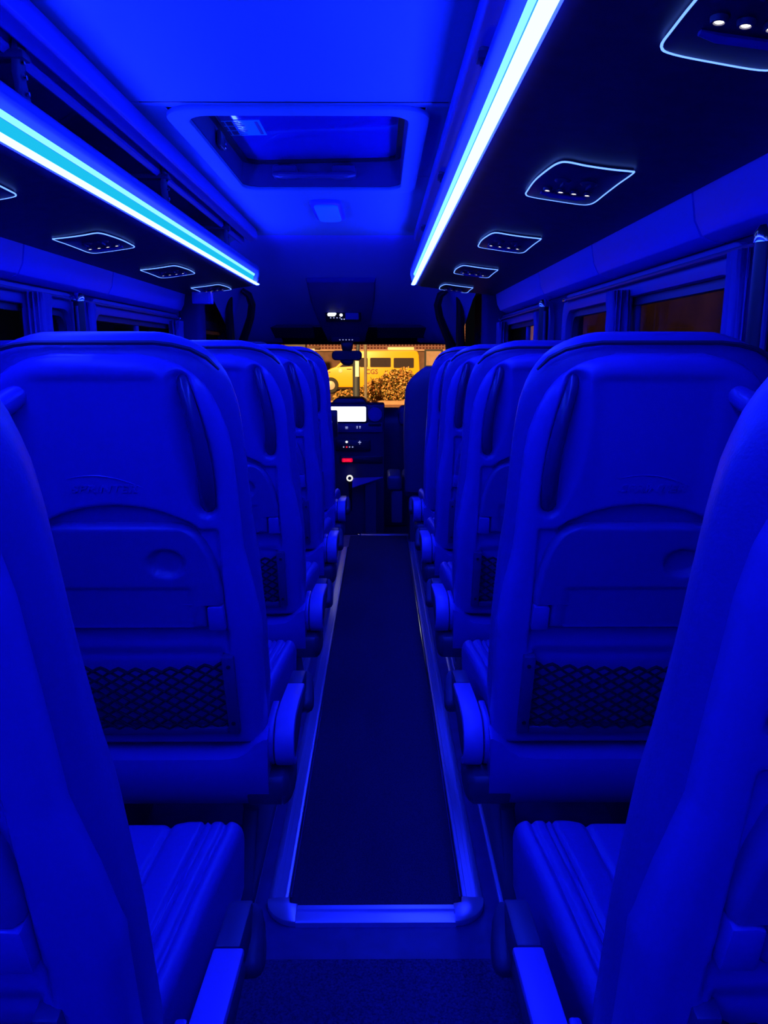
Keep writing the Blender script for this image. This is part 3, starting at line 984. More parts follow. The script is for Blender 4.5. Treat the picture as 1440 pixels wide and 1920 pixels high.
        core = [(0.232, 0.4515), (0.10, 0.4655), (0.045, 0.4655), (0.010, 0.4515), (-0.0015, 0.425), (0.010, 0.4005), (0.04, 0.385), (0.09, 0.392), (0.16, 0.412), (0.25, 0.412)]
        ar = MB().prism(core, s * 0.260, s * 0.296, 'x').build('armrest_core', 'dark', root, bevel=0.003)
        nose = [(0.2335, 0.4645), (0.325, 0.455), (0.342, 0.447), (0.347, 0.43), (0.338, 0.415), (0.30, 0.408), (0.2335, 0.415)]
        MB().prism(nose, s * 0.258, s * 0.2922, 'x').build('armrest_nose', 'dark', root, bevel=0.004)
        rings = []
        for xx, sc_ in ((0.268, 0.62), (0.272, 0.86), (0.280, 1.0), (0.298, 1.0), (0.306, 0.86), (0.310, 0.62)):
            ring = []
            for k in range(24):
                a = 2 * PI * k / 24
                sn = math.sin(a)
                rr = 0.032 if sn < 0 else 0.032 + 0.034 * sn ** 2
                ring.append((s * xx, 0.312 + sc_ * (0.030 * math.cos(a) * (1 - 0.75 * max(0, sn) ** 1.5) + 0.020 * max(0, sn)), 0.384 + sc_ * rr * sn))
            rings.append(ring)
        MB().loft(rings).build('armrest_lever', 'dark', root, angle=60)
    # belt guide at the other shoulder
    p = [(-0.128, 0.772, 0.012), (-0.140, 0.764, -0.010), (-0.160, 0.752, -0.030), (-0.188, 0.736, -0.040), (-0.210, 0.727, -0.024), (-0.220, 0.722, 0.004)]
    MB().tube([P(*q) for q in p], [0.017, 0.020, 0.0205, 0.020, 0.018, 0.014], 14).build('belt_guide', 'shell', root)
    return root

ROWY = [0.635, 1.458, 2.258, 3.058, 3.858]
rown = ['nearest, cut off by the photo edge', 'second from the camera', 'third from the camera', 'fourth from the camera', 'farthest, just behind the cab']
LX, RX, WXS = -0.475, 0.470, -0.947
pl = make_seat(1)
pr_ = make_seat(-1)
pw = make_seat(1, armrest=False)
for k, y in enumerate(ROWY):
    a = pl if k == 0 else copy_tree(pl)
    a.location = (LX, y, 0)
    a['label'] = 'moulded-back seat left of the gangway, %s' % rown[k]
    a['group'] = 'seats along the left of the gangway'
    b = pr_ if k == 0 else copy_tree(pr_)
    b.location = (RX, y, 0)
    b['label'] = 'moulded-back single seat right of the gangway, %s' % rown[k]
    b['group'] = 'single seats right of the gangway'
    if k >= 1:
        c = pw if k == 1 else copy_tree(pw)
        c.location = (WXS, y, 0)
        c.scale = (0.92, 1, 1)
        c['label'] = 'window seat mostly hidden behind the left gangway seats, %s' % rown[k]
        c['group'] = 'left window seats'

# ------------------------------------------------------------------ cab seats
def cab_seat(name, x, y, top, label, wid=0.25):
    root = thing(name, (x, y, -0.15), label, 'seat')
    rings = []
    h0, h1 = 0.50, top + 0.15
    for k in range(26):
        t = 1 - (1 - k / 25) ** 1.7
        z = h0 + (h1 - h0) * t
        a = wid * (0.96 + 0.06 * math.sin(PI * t))
        b = 0.075
        if t > 0.80:
            q = (t - 0.80) / 0.20
            a *= 1 - 0.48 * q ** 2.2
            b *= math.sqrt(max(0.03, 1 - q ** 3))
        ring = []
        for j in range(32):
            an = 2 * PI * j / 32
            ca, sa = math.cos(an), math.sin(an)
            ring.append((a * math.copysign(abs(ca) ** 0.45, ca), -0.18 * t + b * math.copysign(abs(sa) ** 0.7, sa), z))
        rings.append(ring)
    MB().loft(rings).build('backrest', 'cabseat', root, angle=70)
    MB().box(-wid, wid, 0.02, 0.52, 0.44, 0.58).build('seat_cushion', 'cabseat', root, bevel=0.04, seg=4)
    MB().box(-wid + 0.04, wid - 0.04, 0.0, 0.46, 0.0, 0.45).build('seat_base', 'dark', root, bevel=0.02)
    return root
M['cabseat'] = mat('cab_seat_cloth', (0.07, 0.065, 0.15), 0.65)
ps = cab_seat('front_passenger_seat', 0.405, 4.95, 1.15, 'dark plain front passenger seat ahead of the right row')
MB().box(-0.355, -0.262, -0.02, 0.30, 0.50, 0.60).build('armrest', 'dark', ps, bevel=0.02, seg=3)
MB().box(-0.33, -0.255, 0.0, 0.22, 0.28, 0.50).build('side_box', 'dark', ps, bevel=0.012)
ds = cab_seat('driver_seat', -0.80, 5.05, 1.08, 'dark driver seat, only its head restraint shows over the left row')
MB().prism(rrect(-0.12, 0.12, 1.20, 1.45, 0.06), -0.24, -0.13, 'y').build('head_restraint', 'cabseat', ds, bevel=0.02)

# ------------------------------------------------------------------ curtains, rods and tubes
def curtain(x, o, ya, yb, zb, zt, label, folds=5, flare=0.0):
    mb = MB()
    rings = []
    NZ, NP = 26, folds * 18
    ph = random.random() * 6
    cy, hy = (ya + yb) / 2, (yb - ya) / 2
    lob = folds * 2 + 3
    for k in range(NZ + 1):
        t = k / NZ
        z = zb + (zt - zb) * t
        hx = 0.026 + 0.003 * (1 - t)
        ring = []
        for j in range(NP):
            a = 2 * PI * j / NP
            rp = 1 + 0.13 * math.sin(lob * a + ph + 0.5 * math.sin(4 * t + a)) + 0.05 * math.sin((lob * 2 - 3) * a + 2 * ph + 2 * t)
            if t > 0.93:
                rp *= 1.0 + 0.10 * math.sin((lob * 3) * a)
            ca, sa = math.cos(a), math.sin(a)
            ring.append((x - o * 0.028 - o * hx * rp * math.copysign(abs(ca) ** 0.7, ca), cy + hy * rp * math.copysign(abs(sa) ** 0.7, sa), z))
        rings.append(ring)
    mb.loft(rings)
    return tag(mb.build('curtain', 'curtain', angle=80), label, 'curtain', 'pleated window curtains')
curtain(XR, 1, 1.505, 1.605, 0.70, 1.418, 'gathered pleated curtain at the near end of the nearest right window', 6)
curtain(XR, 1, 2.315, 2.43, 0.72, 1.405, 'gathered pleated curtain in the middle of the nearest right window', 6)
curtain(XR, 1, 3.45, 3.56, 0.72, 1.405, 'narrow gathered curtain beside the wall tube at the far right window', 4)
curtain(XR, 1, 4.50, 4.70, 0.72, 1.405, 'gathered curtain at the cab end of the far right window', 5)
curtain(XL, -1, 2.62, 2.77, 0.72, 1.425, 'gathered curtain at the far end of the near left window', 6)
curtain(XL, -1, 3.09, 3.19, 0.72, 1.42, 'narrow gathered curtain beside the wall tube on the left', 4)
curtain(XL, -1, 4.42, 4.60, 0.72, 1.41, 'gathered curtain at the cab end of the far left window', 5)

def rod(x, o, ya, yb, label):
    r = thing('curtain_rod', (x - o * 0.03, (ya + yb) / 2, 1.425), label, 'curtain rod', 'curtain rods')
    h = (yb - ya) / 2
    MB().tube([(0, -h, 0), (0, h, 0)], 0.006, 10).build('rod', 'shell_dark', r)
    for sg in (-1, 1):
        MB().lathe([(0.0, -0.02), (0.009, -0.018), (0.010, 0.018), (0.0, 0.02)], (0, sg * h, 0), 'y', 12).build('end_cap', 'chrome', r)
rod(XR, 1, 1.49, 3.05, 'thin curtain rod with chrome ends over the nearest right window')
rod(XR, 1, 3.44, 4.70, 'thin curtain rod with chrome ends over the far right window')
rod(XL, -1, 1.60, 3.0, 'thin curtain rod with chrome ends over the near left window')
rod(XL, -1, 3.08, 4.60, 'thin curtain rod with chrome ends over the far left window')

def wall_tube(x, o, y, label):
    r = thing('belt_post', (x - o * 0.048, y, 0.8), label, 'post', 'dark belt posts on the window pillars')
    MB().tube([(0, 0, 0.30), (0, 0, 0.62)], 0.020, 14).build('upper_tube', 'black', r)
    MB().tube([(0, 0, 0.22), (0, 0, 0.32)], 0.017, 14).build('lower_tube', 'shell_dark', r)
    MB().lathe([(0.0, 0.652), (0.014, 0.648), (0.022, 0.635), (0.022, 0.618), (0.0, 0.612)], (0, 0, 0), 'z', 16).build('top_cap', 'chrome', r)
    MB().tube([(0.0, -0.024, 0.24), (0.0, -0.024, 0.60)], 0.006, 8).build('rail', 'shell_dark', r)
wall_tube(XR, 1, 1.450, 'dark belt post with chrome cap on the near right pillar, beside the near curtain')
wall_tube(XR, 1, 3.36, 'dark belt post with chrome cap on the right pillar between the two windows')
wall_tube(XL, -1, 3.02, 'dark belt post with chrome cap on the left pillar between the two windows')

# small pale speaker box under the left rack end and grab handles in the cab
sp = thing('speaker_box', (-1.0, 4.50, 1.50), 'small pale box under the cab end of the left rack', 'box')
MB().box(-0.055, 0.055, -0.03, 0.03, 0.0, 0.068).build('casing', 'wallp', sp, bevel=0.006)
MB().box(-0.04, 0.04, -0.034, -0.03, 0.012, 0.055).build('grille', 'wallp', sp)

for sx, lb in ((1, 'right'), (-1, 'left')):
    g = thing('door_grab_handle', (XC + sx * 0.70, 5.30, 1.30), 'dark looped grab handle on the %s cab pillar ahead of the window row' % lb, 'handle', 'cab grab handles')
    pts = [(-0.02, 0.0, 0.34), (-0.06, 0.02, 0.31), (-0.075, 0.05, 0.25), (-0.055, 0.10, 0.17), (-0.005, 0.18, 0.07), (0.045, 0.26, -0.02), (0.08, 0.32, -0.08)]
    MB().tube([(sx * a, b, c) for a, b, c in pts], [0.018, 0.024, 0.026, 0.026, 0.028, 0.032, 0.034], 10).build('loop', 'black', g)
    pts = [(0.06, -0.02, 0.36), (0.075, 0.02, 0.22), (0.085, 0.08, 0.08), (0.10, 0.16, -0.08)]
    MB().tube([(sx * a, b, c) for a, b, c in pts], [0.022, 0.026, 0.03, 0.034], 10).build('pillar_grip', 'black', g)

# ================================================================== CAB
db = thing('dashboard', (XC, 5.95, 0.0), 'dark dashboard with lit white centre screen and round vent', 'dashboard')
def d_part(mb, name, m, par=None, **k):
    ob = mb.build(name, m, par or db, **k)
    ob.location = -db.location if par is None else (0, 0, 0)
    return ob
prof = [(6.60, 0.78), (6.60, -0.15), (6.10, -0.15), (5.98, 0.20), (5.90, 0.40), (5.86, 0.60), (5.84, 0.70), (5.86, 0.76), (5.92, 0.795), (6.1, 0.81)]
d_part(MB().prism(prof, XL + 0.02, XR - 0.02, 'x'), 'dash_body', 'dark', bevel=0.015)
# centre stack
MB_ = MB().prism([(5.90, -0.15), (5.80, -0.15), (5.755, 0.30), (5.735, 0.55), (5.72, 0.70), (5.70, 0.76), (5.70, 0.86), (5.78, 0.872), (5.95, 0.84)], -0.42, 0.035, 'x')
d_part(MB_, 'centre_stack', 'dark', bevel=0.012)
d_part(MB().prism([(-0.365, 0.855), (-0.345, 0.885), (-0.31, 0.905), (-0.13, 0.905), (-0.105, 0.885), (-0.09, 0.855)], 5.72, 6.0, 'y'), 'screen_hood', 'black', bevel=0.01)
d_part(MB().prism(rrect(-0.385, -0.09, 0.728, 0.855, 0.012), 5.690, 5.712, 'y'), 'screen_bezel', 'black', bevel=0.003)
scr = d_part(MB().prism(rrect(-0.372, -0.102, 0.737, 0.845, 0.010), 5.684, 5.6905, 'y'), 'screen', 'white', smooth=False)
d_part(MB().box(-0.268, -0.250, 5.6825, 5.6842, 0.795, 0.799), 'screen_text', 'shell_dark', scr, smooth=False)
d_part(MB().lathe([(0.052, -0.014), (0.052, 0.0), (0.040, 0.0), (0.038, -0.016), (0.044, -0.020)], (-0.036, 5.70, 0.788), 'y', 28), 'vent_ring', 'shell')
d_part(MB().lathe([(0.0, -0.010), (0.018, -0.008), (0.039, 0.0), (0.039, 0.004), (0.0, 0.004)], (-0.036, 5.70, 0.788), 'y', 24), 'air_vent', 'black')
d_part(MB().prism(rrect(-0.085, 0.012, 0.70, 0.728, 0.012), 5.70, 5.716, 'y'), 'lower_vent', 'black', bevel=0.003)
d_part(MB().prism(rrect(-0.385, 0.02, 0.655, 0.728, 0.012), 5.705, 5.73, 'y'), 'button_panel', 'shell_dark', bevel=0.004)
def icon(x, z, w_, h_, m='icon', y=5.700, name='button_light'):
    return d_part(MB().prism(rrect(x - w_ / 2, x + w_ / 2, z - h_ / 2, z + h_ / 2, min(w_, h_) * 0.45, 4), y, y + 0.006, 'y'), name, m, smooth=False)
for x, z, w_, h_ in ((-0.246, 0.694, 0.020, 0.005), (-0.246, 0.684, 0.018, 0.003), (-0.168, 0.698, 0.010, 0.006), (-0.147, 0.698, 0.012, 0.006), (-0.168, 0.688, 0.009, 0.006), (-0.147, 0.688, 0.008, 0.005), (-0.352, 0.700, 0.010, 0.008)):
    icon(x, z, w_, h_)
d_part(MB().prism(rrect(-0.33, -0.07, 0.515, 0.60, 0.010), 5.715, 5.745, 'y'), 'heater_panel', 'black', bevel=0.004)
for x, z, w_, h_, m_ in ((-0.247, 0.583, 0.016, 0.014, 'white'), (-0.270, 0.545, 0.010, 0.007, 'icon'), (-0.247, 0.545, 0.011, 0.010, 'red'), (-0.226, 0.545, 0.010, 0.007, 'icon'), (-0.203, 0.545, 0.011, 0.007, 'icon'), (-0.150, 0.580, 0.022, 0.005, 'icon'), (-0.150, 0.588, 0.006, 0.006, 'icon'), (-0.150, 0.569, 0.006, 0.005, 'icon')):
    icon(x, z, w_, h_, m_, 5.708)
d_part(MB().prism(rrect(-0.30, 0.02, 0.42, 0.475, 0.008), 5.73, 5.76, 'y'), 'radio', 'black', bevel=0.004)
rd = d_part(MB().prism(rrect(-0.285, -0.205, 0.430, 0.458, 0.008), 5.722, 5.731, 'y'), 'red_display', 'redglow', smooth=False)
mt = Matrix.Translation((-0.245, 5.7205, 0.444)) @ Matrix.Rotation(PI / 2, 4, 'X')
tx = text_mesh('display_digits', '[2:00:]', 0.022, 'red', rd, 0.0006, mt, 0.0, 0.0004)
gl = thing('gear_lever', (-0.225, 5.66, 0.0), 'gear lever with pale lit ring low on the centre console', 'lever')
MB().lathe([(0.015, -0.004), (0.023, -0.004), (0.025, 0.002), (0.015, 0.004)], (0, 0, 0.318), 'y', 20).build('lit_ring', 'ringlit', gl)
MB().lathe([(0.0, -0.006), (0.013, -0.004), (0.015, 0.02), (0.012, 0.10), (0.0, 0.10)], (0, 0, 0.318), 'y', 16).build('knob', 'black', gl)
MB().tube([(0.0, 0.05, 0.318), (0.0, 0.10, 0.2), (0, 0.12, 0.05)], 0.012, 10).build('shaft', 'black', gl)
fl = thing('document_tray', (-0.09, 5.62, 0.25), 'dim slanting tray beside the gear lever', 'tray')
MB().loft([[(-0.115, 0.0, 0.0), (-0.02, 0.02, 0.03), (-0.02, 0.02, 0.036), (-0.115, 0.0, 0.006)], [(-0.115, 0.05, 0.062), (0.115, 0.05, 0.070), (0.115, 0.05, 0.076), (-0.115, 0.05, 0.068)]]).build('panel', 'shell', fl, smooth=False)
MB().box(-0.02, 0.06, 0.055, 0.09, -0.38, 0.06).build('support', 'dark', fl, smooth=False)
d_part(MB().prism(rrect(0.14, 0.30, 0.70, 0.842, 0.04), 5.80, 5.95, 'y'), 'dash_hump', 'shell_dark', bevel=0.02, seg=3)
# ticket terminal in front of the screen
tt_ = thing('ticket_terminal', (-0.40, 5.30, 0.0), 'dark upright terminal on a stand beside the driver seat, overlapping the screen', 'terminal')
MB().box(-0.075, 0.108, 0.0, 0.05, 0.66, 0.845).build('housing', 'black', tt_, bevel=0.008)
MB().tube([(0.02, 0.03, -0.15), (0.02, 0.03, 0.68)], 0.018, 12).build('stand', 'black', tt_)
MB().prism(rrect(0.060, 0.072, 0.762, 0.770, 0.003), -0.003, 0.001, 'y').build('status_light', 'icon', tt_, smooth=False)
sw = thing('steering_wheel', (-0.80, 5.62, 0.80), 'dark steering wheel in front of the driver seat', 'steering wheel', rot=(math.radians(-55), 0, 0))
MB().tube([(0.20 * math.cos(2 * PI * k / 32), 0.20 * math.sin(2 * PI * k / 32), 0) for k in range(32)], 0.016, 10, closed=True).build('rim', 'black', sw)
mb = MB()
for a in (0.0, PI, -PI / 2):
    mb.tube([(0.03 * math.cos(a), 0.03 * math.sin(a), -0.02), (0.20 * math.cos(a), 0.20 * math.sin(a), 0)], 0.014, 8)
mb.build('spokes', 'black', sw)
MB().lathe([(0.0, 0.02), (0.06, 0.01), (0.07, -0.03), (0.0, -0.04)], (0, 0, 0), 'z', 20).build('centre_pad', 'black', sw)
MB().tube([(0, 0, -0.03), (0, 0, -0.32)], 0.03, 10).build('column', 'black', sw)

# roof console with display, lamp strip, mirror
rc = thing('roof_console', (-0.26, 5.75, 1.5), 'trapezoid roof console with lit display above the mirror', 'console')
def zc(y):
    return lerp(FR, y)
rings = []
for y, hw in ((5.35, 0.225), (5.60, 0.215), (5.85, 0.185), (6.05, 0.155), (6.20, 0.145)):
    z = zc(y)
    rings.append([(-0.26 - hw - 0.012, y, z + 0.01), (-0.26 - hw, y, z - 0.03), (-0.26 + hw, y, z - 0.03), (-0.26 + hw + 0.012, y, z + 0.01)])
ob = MB().loft(rings).build('console_shell', 'cab', rc, bevel=0.006)
ob.location = -rc.location
sl = math.atan2(zc(5.85) - zc(5.60), 0.25)
def rc_part(mb, name, m, y, x, par=rc, off=0.034, **k):
    ob = mb.build(name, m, par, **k)
    ob.rotation_euler = (PI / 2 + 0.55, 0, 0)
    ob.location = Vector((x, y, zc(y) - off)) - rc.location
    return ob
rc_part(MB().prism(rrect(-0.128, 0.128, -0.047, 0.047, 0.010), -0.012, 0.012, 'z'), 'display_bezel', 'black', 5.72, -0.262, bevel=0.003)
for x, z, w_, h_, m_ in ((-0.085, 0.012, 0.058, 0.026, 'white'), (-0.068, 0.018, 0.036, 0.014, 'white'), (-0.016, 0.008, 0.022, 0.022, 'white'), (-0.092, -0.014, 0.010, 0.006, 'icon'), (-0.069, -0.014, 0.010, 0.006, 'icon'), (-0.046, -0.014, 0.010, 0.006, 'icon'), (-0.024, -0.014, 0.010, 0.006, 'icon'), (-0.013, -0.025, 0.010, 0.009, 'icon'), (0.005, -0.025, 0.010, 0.009, 'icon')):
    rc_part(MB().prism(rrect(x - w_ / 2, x + w_ / 2, z - h_ / 2, z + h_ / 2, min(w_, h_) * 0.45, 4), 0.0125, 0.0135, 'z'), 'display_light', m_, 5.72, -0.262, smooth=False)
rc_part(MB().prism(rrect(0.015, 0.110, -0.028, 0.025, 0.005), 0.0122, 0.0128, 'z'), 'display_panel', 'racklip', 5.72, -0.262, smooth=False)
rc_part(MB().prism(rrect(-0.112, 0.112, -0.022, 0.022, 0.012), -0.02, 0.02, 'z'), 'lamp_strip', 'shell_dark', 6.08, -0.262, off=0.04, bevel=0.006)
for k in range(5):
    x = -0.045 + 0.024 * k
    rc_part(MB().prism(rrect(x - 0.005, x + 0.005, -0.006, 0.000, 0.0025, 3), 0.0203, 0.021, 'z'), 'lamp_light', 'icon', 6.08, -0.262, off=0.04, smooth=False)

for xa_, xb_, lb in ((-0.98, -0.50, 'left'), (-0.02, 0.42, 'right')):
    cx_ = (xa_ + xb_) / 2
    vs = thing('sun_visor', (cx_, 5.98, 1.40), 'dark folded sun visor on the cab roof, %s of the roof console' % lb, 'sun visor', 'sun visors')
    h_ = (xb_ - xa_) / 2
    MB().loft([[(x, -0.085, y + 0.028) for x, y in rrect(-h_, h_, -0.011, 0.011, 0.009, 4)], [(x, 0.10, y - 0.045) for x, y in rrect(-h_, h_, -0.009, 0.009, 0.008, 4)]]).build('panel', 'visor', vs)
    MB().tube([(-h_ * 0.9, 0.108, -0.045), (h_ * 0.9, 0.108, -0.045)], 0.006, 8).build('hinge_rod', 'black', vs)
mr = thing('rear_view_mirror', (-0.247, 5.90, 1.30), 'dark interior rear view mirror hanging from the windscreen header', 'mirror')
MB().prism([(-0.05, 0.016), (0.05, 0.016), (0.035, -0.055), (-0.035, -0.055)], 0.02, 0.08, 'y').build('mount', 'black', mr, bevel=0.01)
MB().tube([(0, 0.06, -0.02), (0, 0.18, 0.0), (0, 0.33, 0.016)], 0.012, 8).build('arm', 'black', mr)
mb = MB()
rings = []
for y, sc_ in ((0.045, 0.7), (0.02, 1.0), (-0.012, 1.0)):
    rings.append([(x * sc_, y, z) for x, z in rrect(-0.113, 0.113, -0.122, -0.050, 0.030)])
mb.loft(rings).build('mirror_housing', 'black', mr, bevel=0.004)
MB().prism(rrect(-0.105, 0.105, -0.116, -0.056, 0.026), -0.0145, -0.0125, 'y').build('mirror_glass', 'black', mr, smooth=False)
MB().prism([(-0.055, -0.115), (0.055, -0.115), (0.04, -0.152), (0.015, -0.162), (-0.02, -0.158), (-0.045, -0.142)], 0.0, 0.05, 'y').build('sensor_pod', 'black', mr, bevel=0.006)

# ================================================================== OUTSIDE
GZ = -0.90
struct(MB().box(-40, 40, 9.0, 70, GZ - 0.1, GZ).build('ground_road', 'road', smooth=False))
struct(MB().box(-40, 40, -10, 9.0, GZ - 0.1, GZ).build('ground_yard', 'road', smooth=False))
# facade behind: brick lattice band on top, plaster below
struct(MB().box(-11.4, 6.3, 58, 58.4, 1.55, 4.5).build('wall_brick', 'brick', smooth=False))
struct(MB().box(-11.4, 6.3, 58.1, 58.5, GZ, 1.55).build('wall_plaster', 'wallb', smooth=False))
struct(MB().box(-11.4, 6.3, 57.85, 58.1, 1.48, 1.60).build('trim_facade', 'poster', smooth=False))
ptr = thing('wall_poster', (3.98, 57.9, 1.06), 'pale poster panel on the facade behind the yellow bus', 'poster')
MB().box(-0.55, 0.55, -0.03, 0.08, -0.62, 0.42).build('panel', 'poster', ptr, smooth=False)
mb = MB()
ring_prism(mb, [(-0.68, -0.75), (0.68, -0.75), (0.68, 0.55), (-0.68, 0.55)], [(-0.55, -0.62), (0.55, -0.62), (0.55, 0.42), (-0.55, 0.42)], -0.06, 0.08, 'y')
mb.build('frame', 'pole', ptr)

# yellow minibus -------------------------------------------------------------
by = 43.0
S = by / 36.0
def bz(z):
    return 1.22 + (z - 1.22) * S
yb = thing('yellow_minibus', (-0.4 * S, by, GZ), 'yellow minibus with dark windows and dark lettering parked across the road', 'minibus')
def y_part(mb, name, m, par=None, **k):
    ob = mb.build(name, m, par or yb, **k)
    ob.location = -yb.location if par is None else (0, 0, 0)
    return ob
body = [(-2.62, 0.02), (-2.56, 0.30), (-2.50, 0.46), (-2.25, 0.60), (-2.02, 0.68), (-1.58, 1.08), (-1.30, 1.24), (-1.10, 1.30), (-1.02, 1.36), (-0.90, 1.40), (1.60, 1.41), (1.74, 1.36), (1.80, 1.20), (1.84, 0.60), (1.86, -0.22), (1.80, -0.26), (-2.58, -0.26), (-2.64, -0.12)]
body = [(x * S, bz(z)) for x, z in body]
y_part(MB().prism(body, by, by + 2.0, 'y'), 'body', 'bus', bevel=0.06, seg=3)
def win(x0, x1, z0, z1, nm='side_window', ins=0.02):
    y_part(MB().prism(rrect(x0 * S, x1 * S, bz(z0), bz(z1), 0.05), by - 0.012, by + 0.02, 'y'), nm, 'busglass', smooth=False)
win(0.64, 1.57, 0.62, 1.075)
win(-0.44, 0.51, 0.655, 1.08)
win(-0.92, -0.56, 0.655, 1.08)
y_part(MB().prism([(-1.86 * S, bz(0.66)), (-1.0 * S, bz(0.70)), (-1.0 * S, bz(1.10)), (-1.40 * S, bz(1.06))], by - 0.012, by + 0.02, 'y'), 'cab_window', 'busglass', smooth=False)
y_part(MB().prism([(-1.97 * S, bz(0.64)), (-1.50 * S, bz(1.08)), (-1.44 * S, bz(1.08)), (-1.90 * S, bz(0.64))], by - 0.03, by, 'y'), 'windscreen_pillar', 'bus', smooth=False)
y_part(MB().prism(rrect(0.36 * S, 1.60 * S, bz(1.42), bz(1.565), 0.06), by + 0.3, by + 1.6, 'y'), 'roof_unit', 'cream', bevel=0.03)
for xw in (-2.27, 1.05):
    c = (xw * S, by + 0.02, bz(-0.17))
    wh = y_part(MB().lathe([(0.0, -0.06), (0.40, -0.06), (0.44, -0.02), (0.44, 0.22), (0.0, 0.22)], c, 'y', 28), 'wheel', 'tyre')
    y_part(MB().lathe([(0.0, -0.10), (0.16, -0.10), (0.24, -0.07), (0.25, -0.05), (0.0, -0.05)], c, 'y', 24), 'hubcap', 'hub', wh)
y_part(MB().lathe([(0.0, -0.03), (0.10, -0.02), (0.12, 0.0), (0.0, 0.02)], (-1.81 * S, by - 0.005, bz(0.49)), 'y', 16), 'badge', 'cream')
y_part(MB().box(-1.52 * S, -1.30 * S, by - 0.03, by, bz(0.555), bz(0.58)), 'door_handle', 'tyre', smooth=False)
y_part(MB().box(-2.36 * S, -2.28 * S, by - 0.02, by, bz(0.41), bz(0.45)), 'indicator', 'redink', smooth=False)
mt = Matrix.Translation((-0.37 * S, by - 0.02, bz(0.445))) @ Matrix.Rotation(PI / 2, 4, 'X')
tx = text_mesh('lettering', 'CGS', 0.36, 'redink', yb, 0.006, mt, 0.0, 0.004)
tx.location = -yb.location

# bush ------------------------------------------------------------------------
def bush(name, cx, cy, rx, ry, h, n, label, grp=None, seed=1, lean=0.0):
    rnd = random.Random(seed)
    root = thing(name, (cx, cy, GZ), label, 'bush', grp)
    mb = MB()
    for i in range(n):
        while True:
            x, y, z = rnd.uniform(-1, 1), rnd.uniform(-1, 1), rnd.uniform(0, 1)
            prof = (1 - 0.55 * z ** 1.6)
            lump = 1 + 0.18 * math.sin(5 * x + 3 * z + seed) * math.cos(4 * y + seed)
            if (x / prof) ** 2 + (y / prof) ** 2 < lump and z < (0.62 + 0.38 * max(-1, min(1, x * lean))) * lump:
                break
        p = Vector((x * rx, y * ry, z * h))
        L = rnd.uniform(0.09, 0.17)
        d = Vector((rnd.gauss(0, 1), rnd.gauss(0, 1), rnd.gauss(0.2, 0.8))).normalized()
        sd = d.cross(Vector((rnd.gauss(0, 1), rnd.gauss(0, 1), rnd.gauss(0, 1)))).normalized() * L * 0.32
        nn = d.cross(sd).normalized() * L * 0.08
        mb.add([p - d * L * 0.5, p + sd + nn, p + d * L * 0.5, p - sd + nn], [(0, 1, 2), (0, 2, 3)])
    ob = mb.build('foliage', 'leaf', root, smooth=False)
    mb = MB()
    for i in range(9):
        a = i * 0.7
        mb.tube([(0.15 * math.cos(a), 0.15 * math.sin(a), 0), (rx * 0.35 * math.cos(a), ry * 0.35 * math.sin(a), h * 0.3), (rx * 0.6 * math.cos(a), ry * 0.6 * math.sin(a), h * 0.55)], [0.03, 0.02, 0.008], 5)
    mb.build('stems', 'pole', root)
    return root
bush('flowering_bush', 0.45, 35.0, 1.55, 1.0, 2.05, 6500, 'large leafy orange-lit bush in front of the yellow minibus', seed=3, lean=0.9)
bush('small_bush', -1.55, 36.0, 0.62, 0.6, 0.75, 1300, 'small leafy bush left of the dark pole', seed=5, lean=0.3)
struct(MB().box(-9, 9, 33.5, 33.8, GZ, GZ + 0.16).build('kerb', 'kerb', smooth=False))
struct(MB().box(-9, 9, 27.5, 33.0, GZ, GZ + 0.02).build('pavement', 'pave', smooth=False))

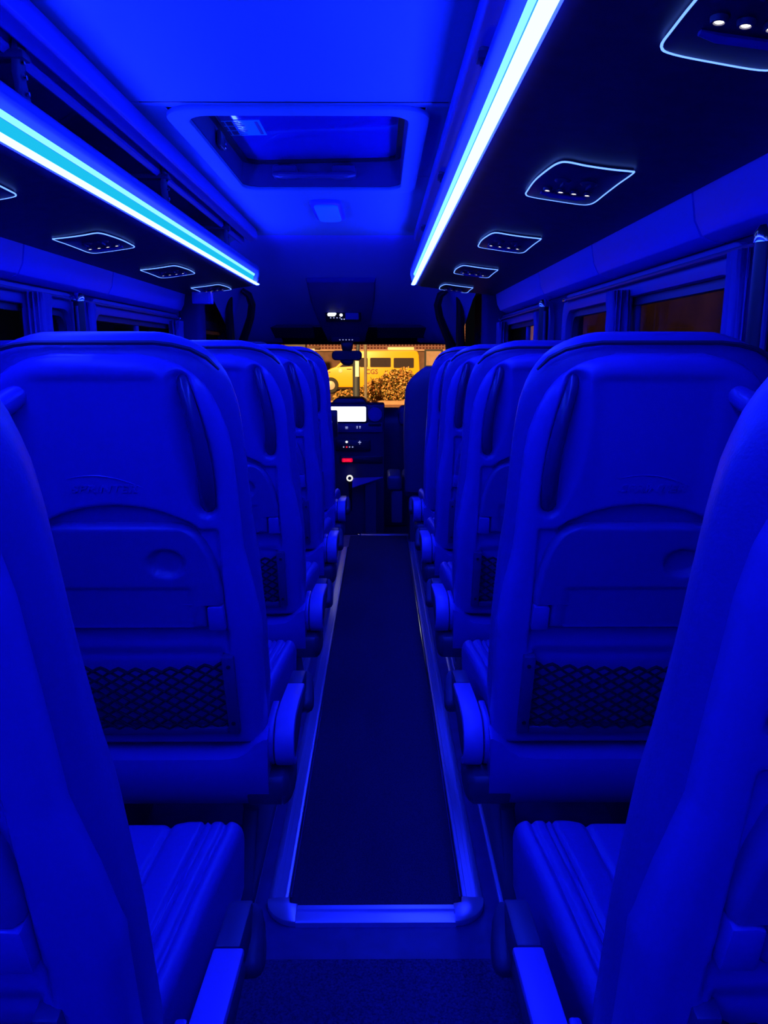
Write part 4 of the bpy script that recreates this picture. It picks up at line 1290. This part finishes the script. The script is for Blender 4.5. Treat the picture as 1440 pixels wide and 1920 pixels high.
p1 = thing('dark_pole', (-0.92, 30.5, GZ), 'thick dark pole with pale notice beside the bush', 'pole')
MB().tube([(0, 0, 0), (0, 0, 2.0), (0, 0, 2.2)], [0.14, 0.14, 0.13], 16).build('shaft', 'pole', p1)
MB().tube([(0.06, 0, 2.1), (0.12, 0, 3.2)], [0.07, 0.06], 12).build('upper_shaft', 'pole', p1)
MB().box(-0.03, 0.11, -0.16, -0.13, 1.28, 1.88).build('notice', 'notice', p1, smooth=False)
MB().lathe([(0.0, 0.10), (0.09, 0.06), (0.12, 0.0), (0.09, -0.06), (0.0, -0.1)], (0.09, -0.1, 2.12), 'y', 14).build('lamp_head', 'notice', p1)
p2 = thing('thin_pole', (-0.60, 33.0, GZ), 'thin grey pole standing just right of the thick dark pole', 'pole')
MB().tube([(0, 0, 0), (0, 0, 4.5)], 0.065, 12).build('shaft', 'concrete', p2)
# columns and a lit shopfront on the left behind the windscreen
c1 = tag(MB().box(-5.55, -4.35, 46.0, 46.8, GZ, 3.5).build('building_column', 'concrete', bevel=0.03), 'wide beige concrete column seen over the far left seats', 'column')
c2 = tag(MB().box(-6.7, -5.95, 45.0, 45.6, GZ, 3.5).build('dark_column', 'pole', bevel=0.03), 'dark column left of the wide beige column', 'column')
lw = thing('shop_front', (-8.2, 57.6, GZ), 'lit shopfront strip glowing low behind the left columns', 'shop front')
MB().box(-3.2, 3.4, 0.0, 0.3, 1.4, 2.55).build('lit_window', 'lit', lw, smooth=False)
MB().box(-3.6, 3.8, -0.1, 0.0, 2.55, 2.75).build('canopy', 'wallb', lw, smooth=False)
MB().box(-3.2, 3.4, 0.0, 0.3, 0.0, 1.4).build('base', 'wallb', lw, smooth=False)
# side scene beyond the right windows
struct(MB().box(6.4, 6.7, 9, 34, GZ, 5.0).build('wall_house', 'wallb', smooth=False))
cr = thing('parked_car', (4.0, 9.2, GZ), 'dark parked car outside the right window', 'car')
prof = [(-2.1, 0.35), (-2.05, 0.75), (-1.3, 0.95), (-0.7, 1.50), (0.9, 1.52), (1.6, 1.0), (2.1, 0.9), (2.15, 0.35)]
MB().prism(prof, -0.8, 0.8, 'x').build('body', 'darkcar', cr, bevel=0.06)
for y in (-1.3, 1.3):
    MB().lathe([(0.0, -0.84), (0.33, -0.84), (0.34, -0.6), (0.0, -0.6)], (0, y, 0.34), 'x', 20).build('wheel', 'tyre', cr)
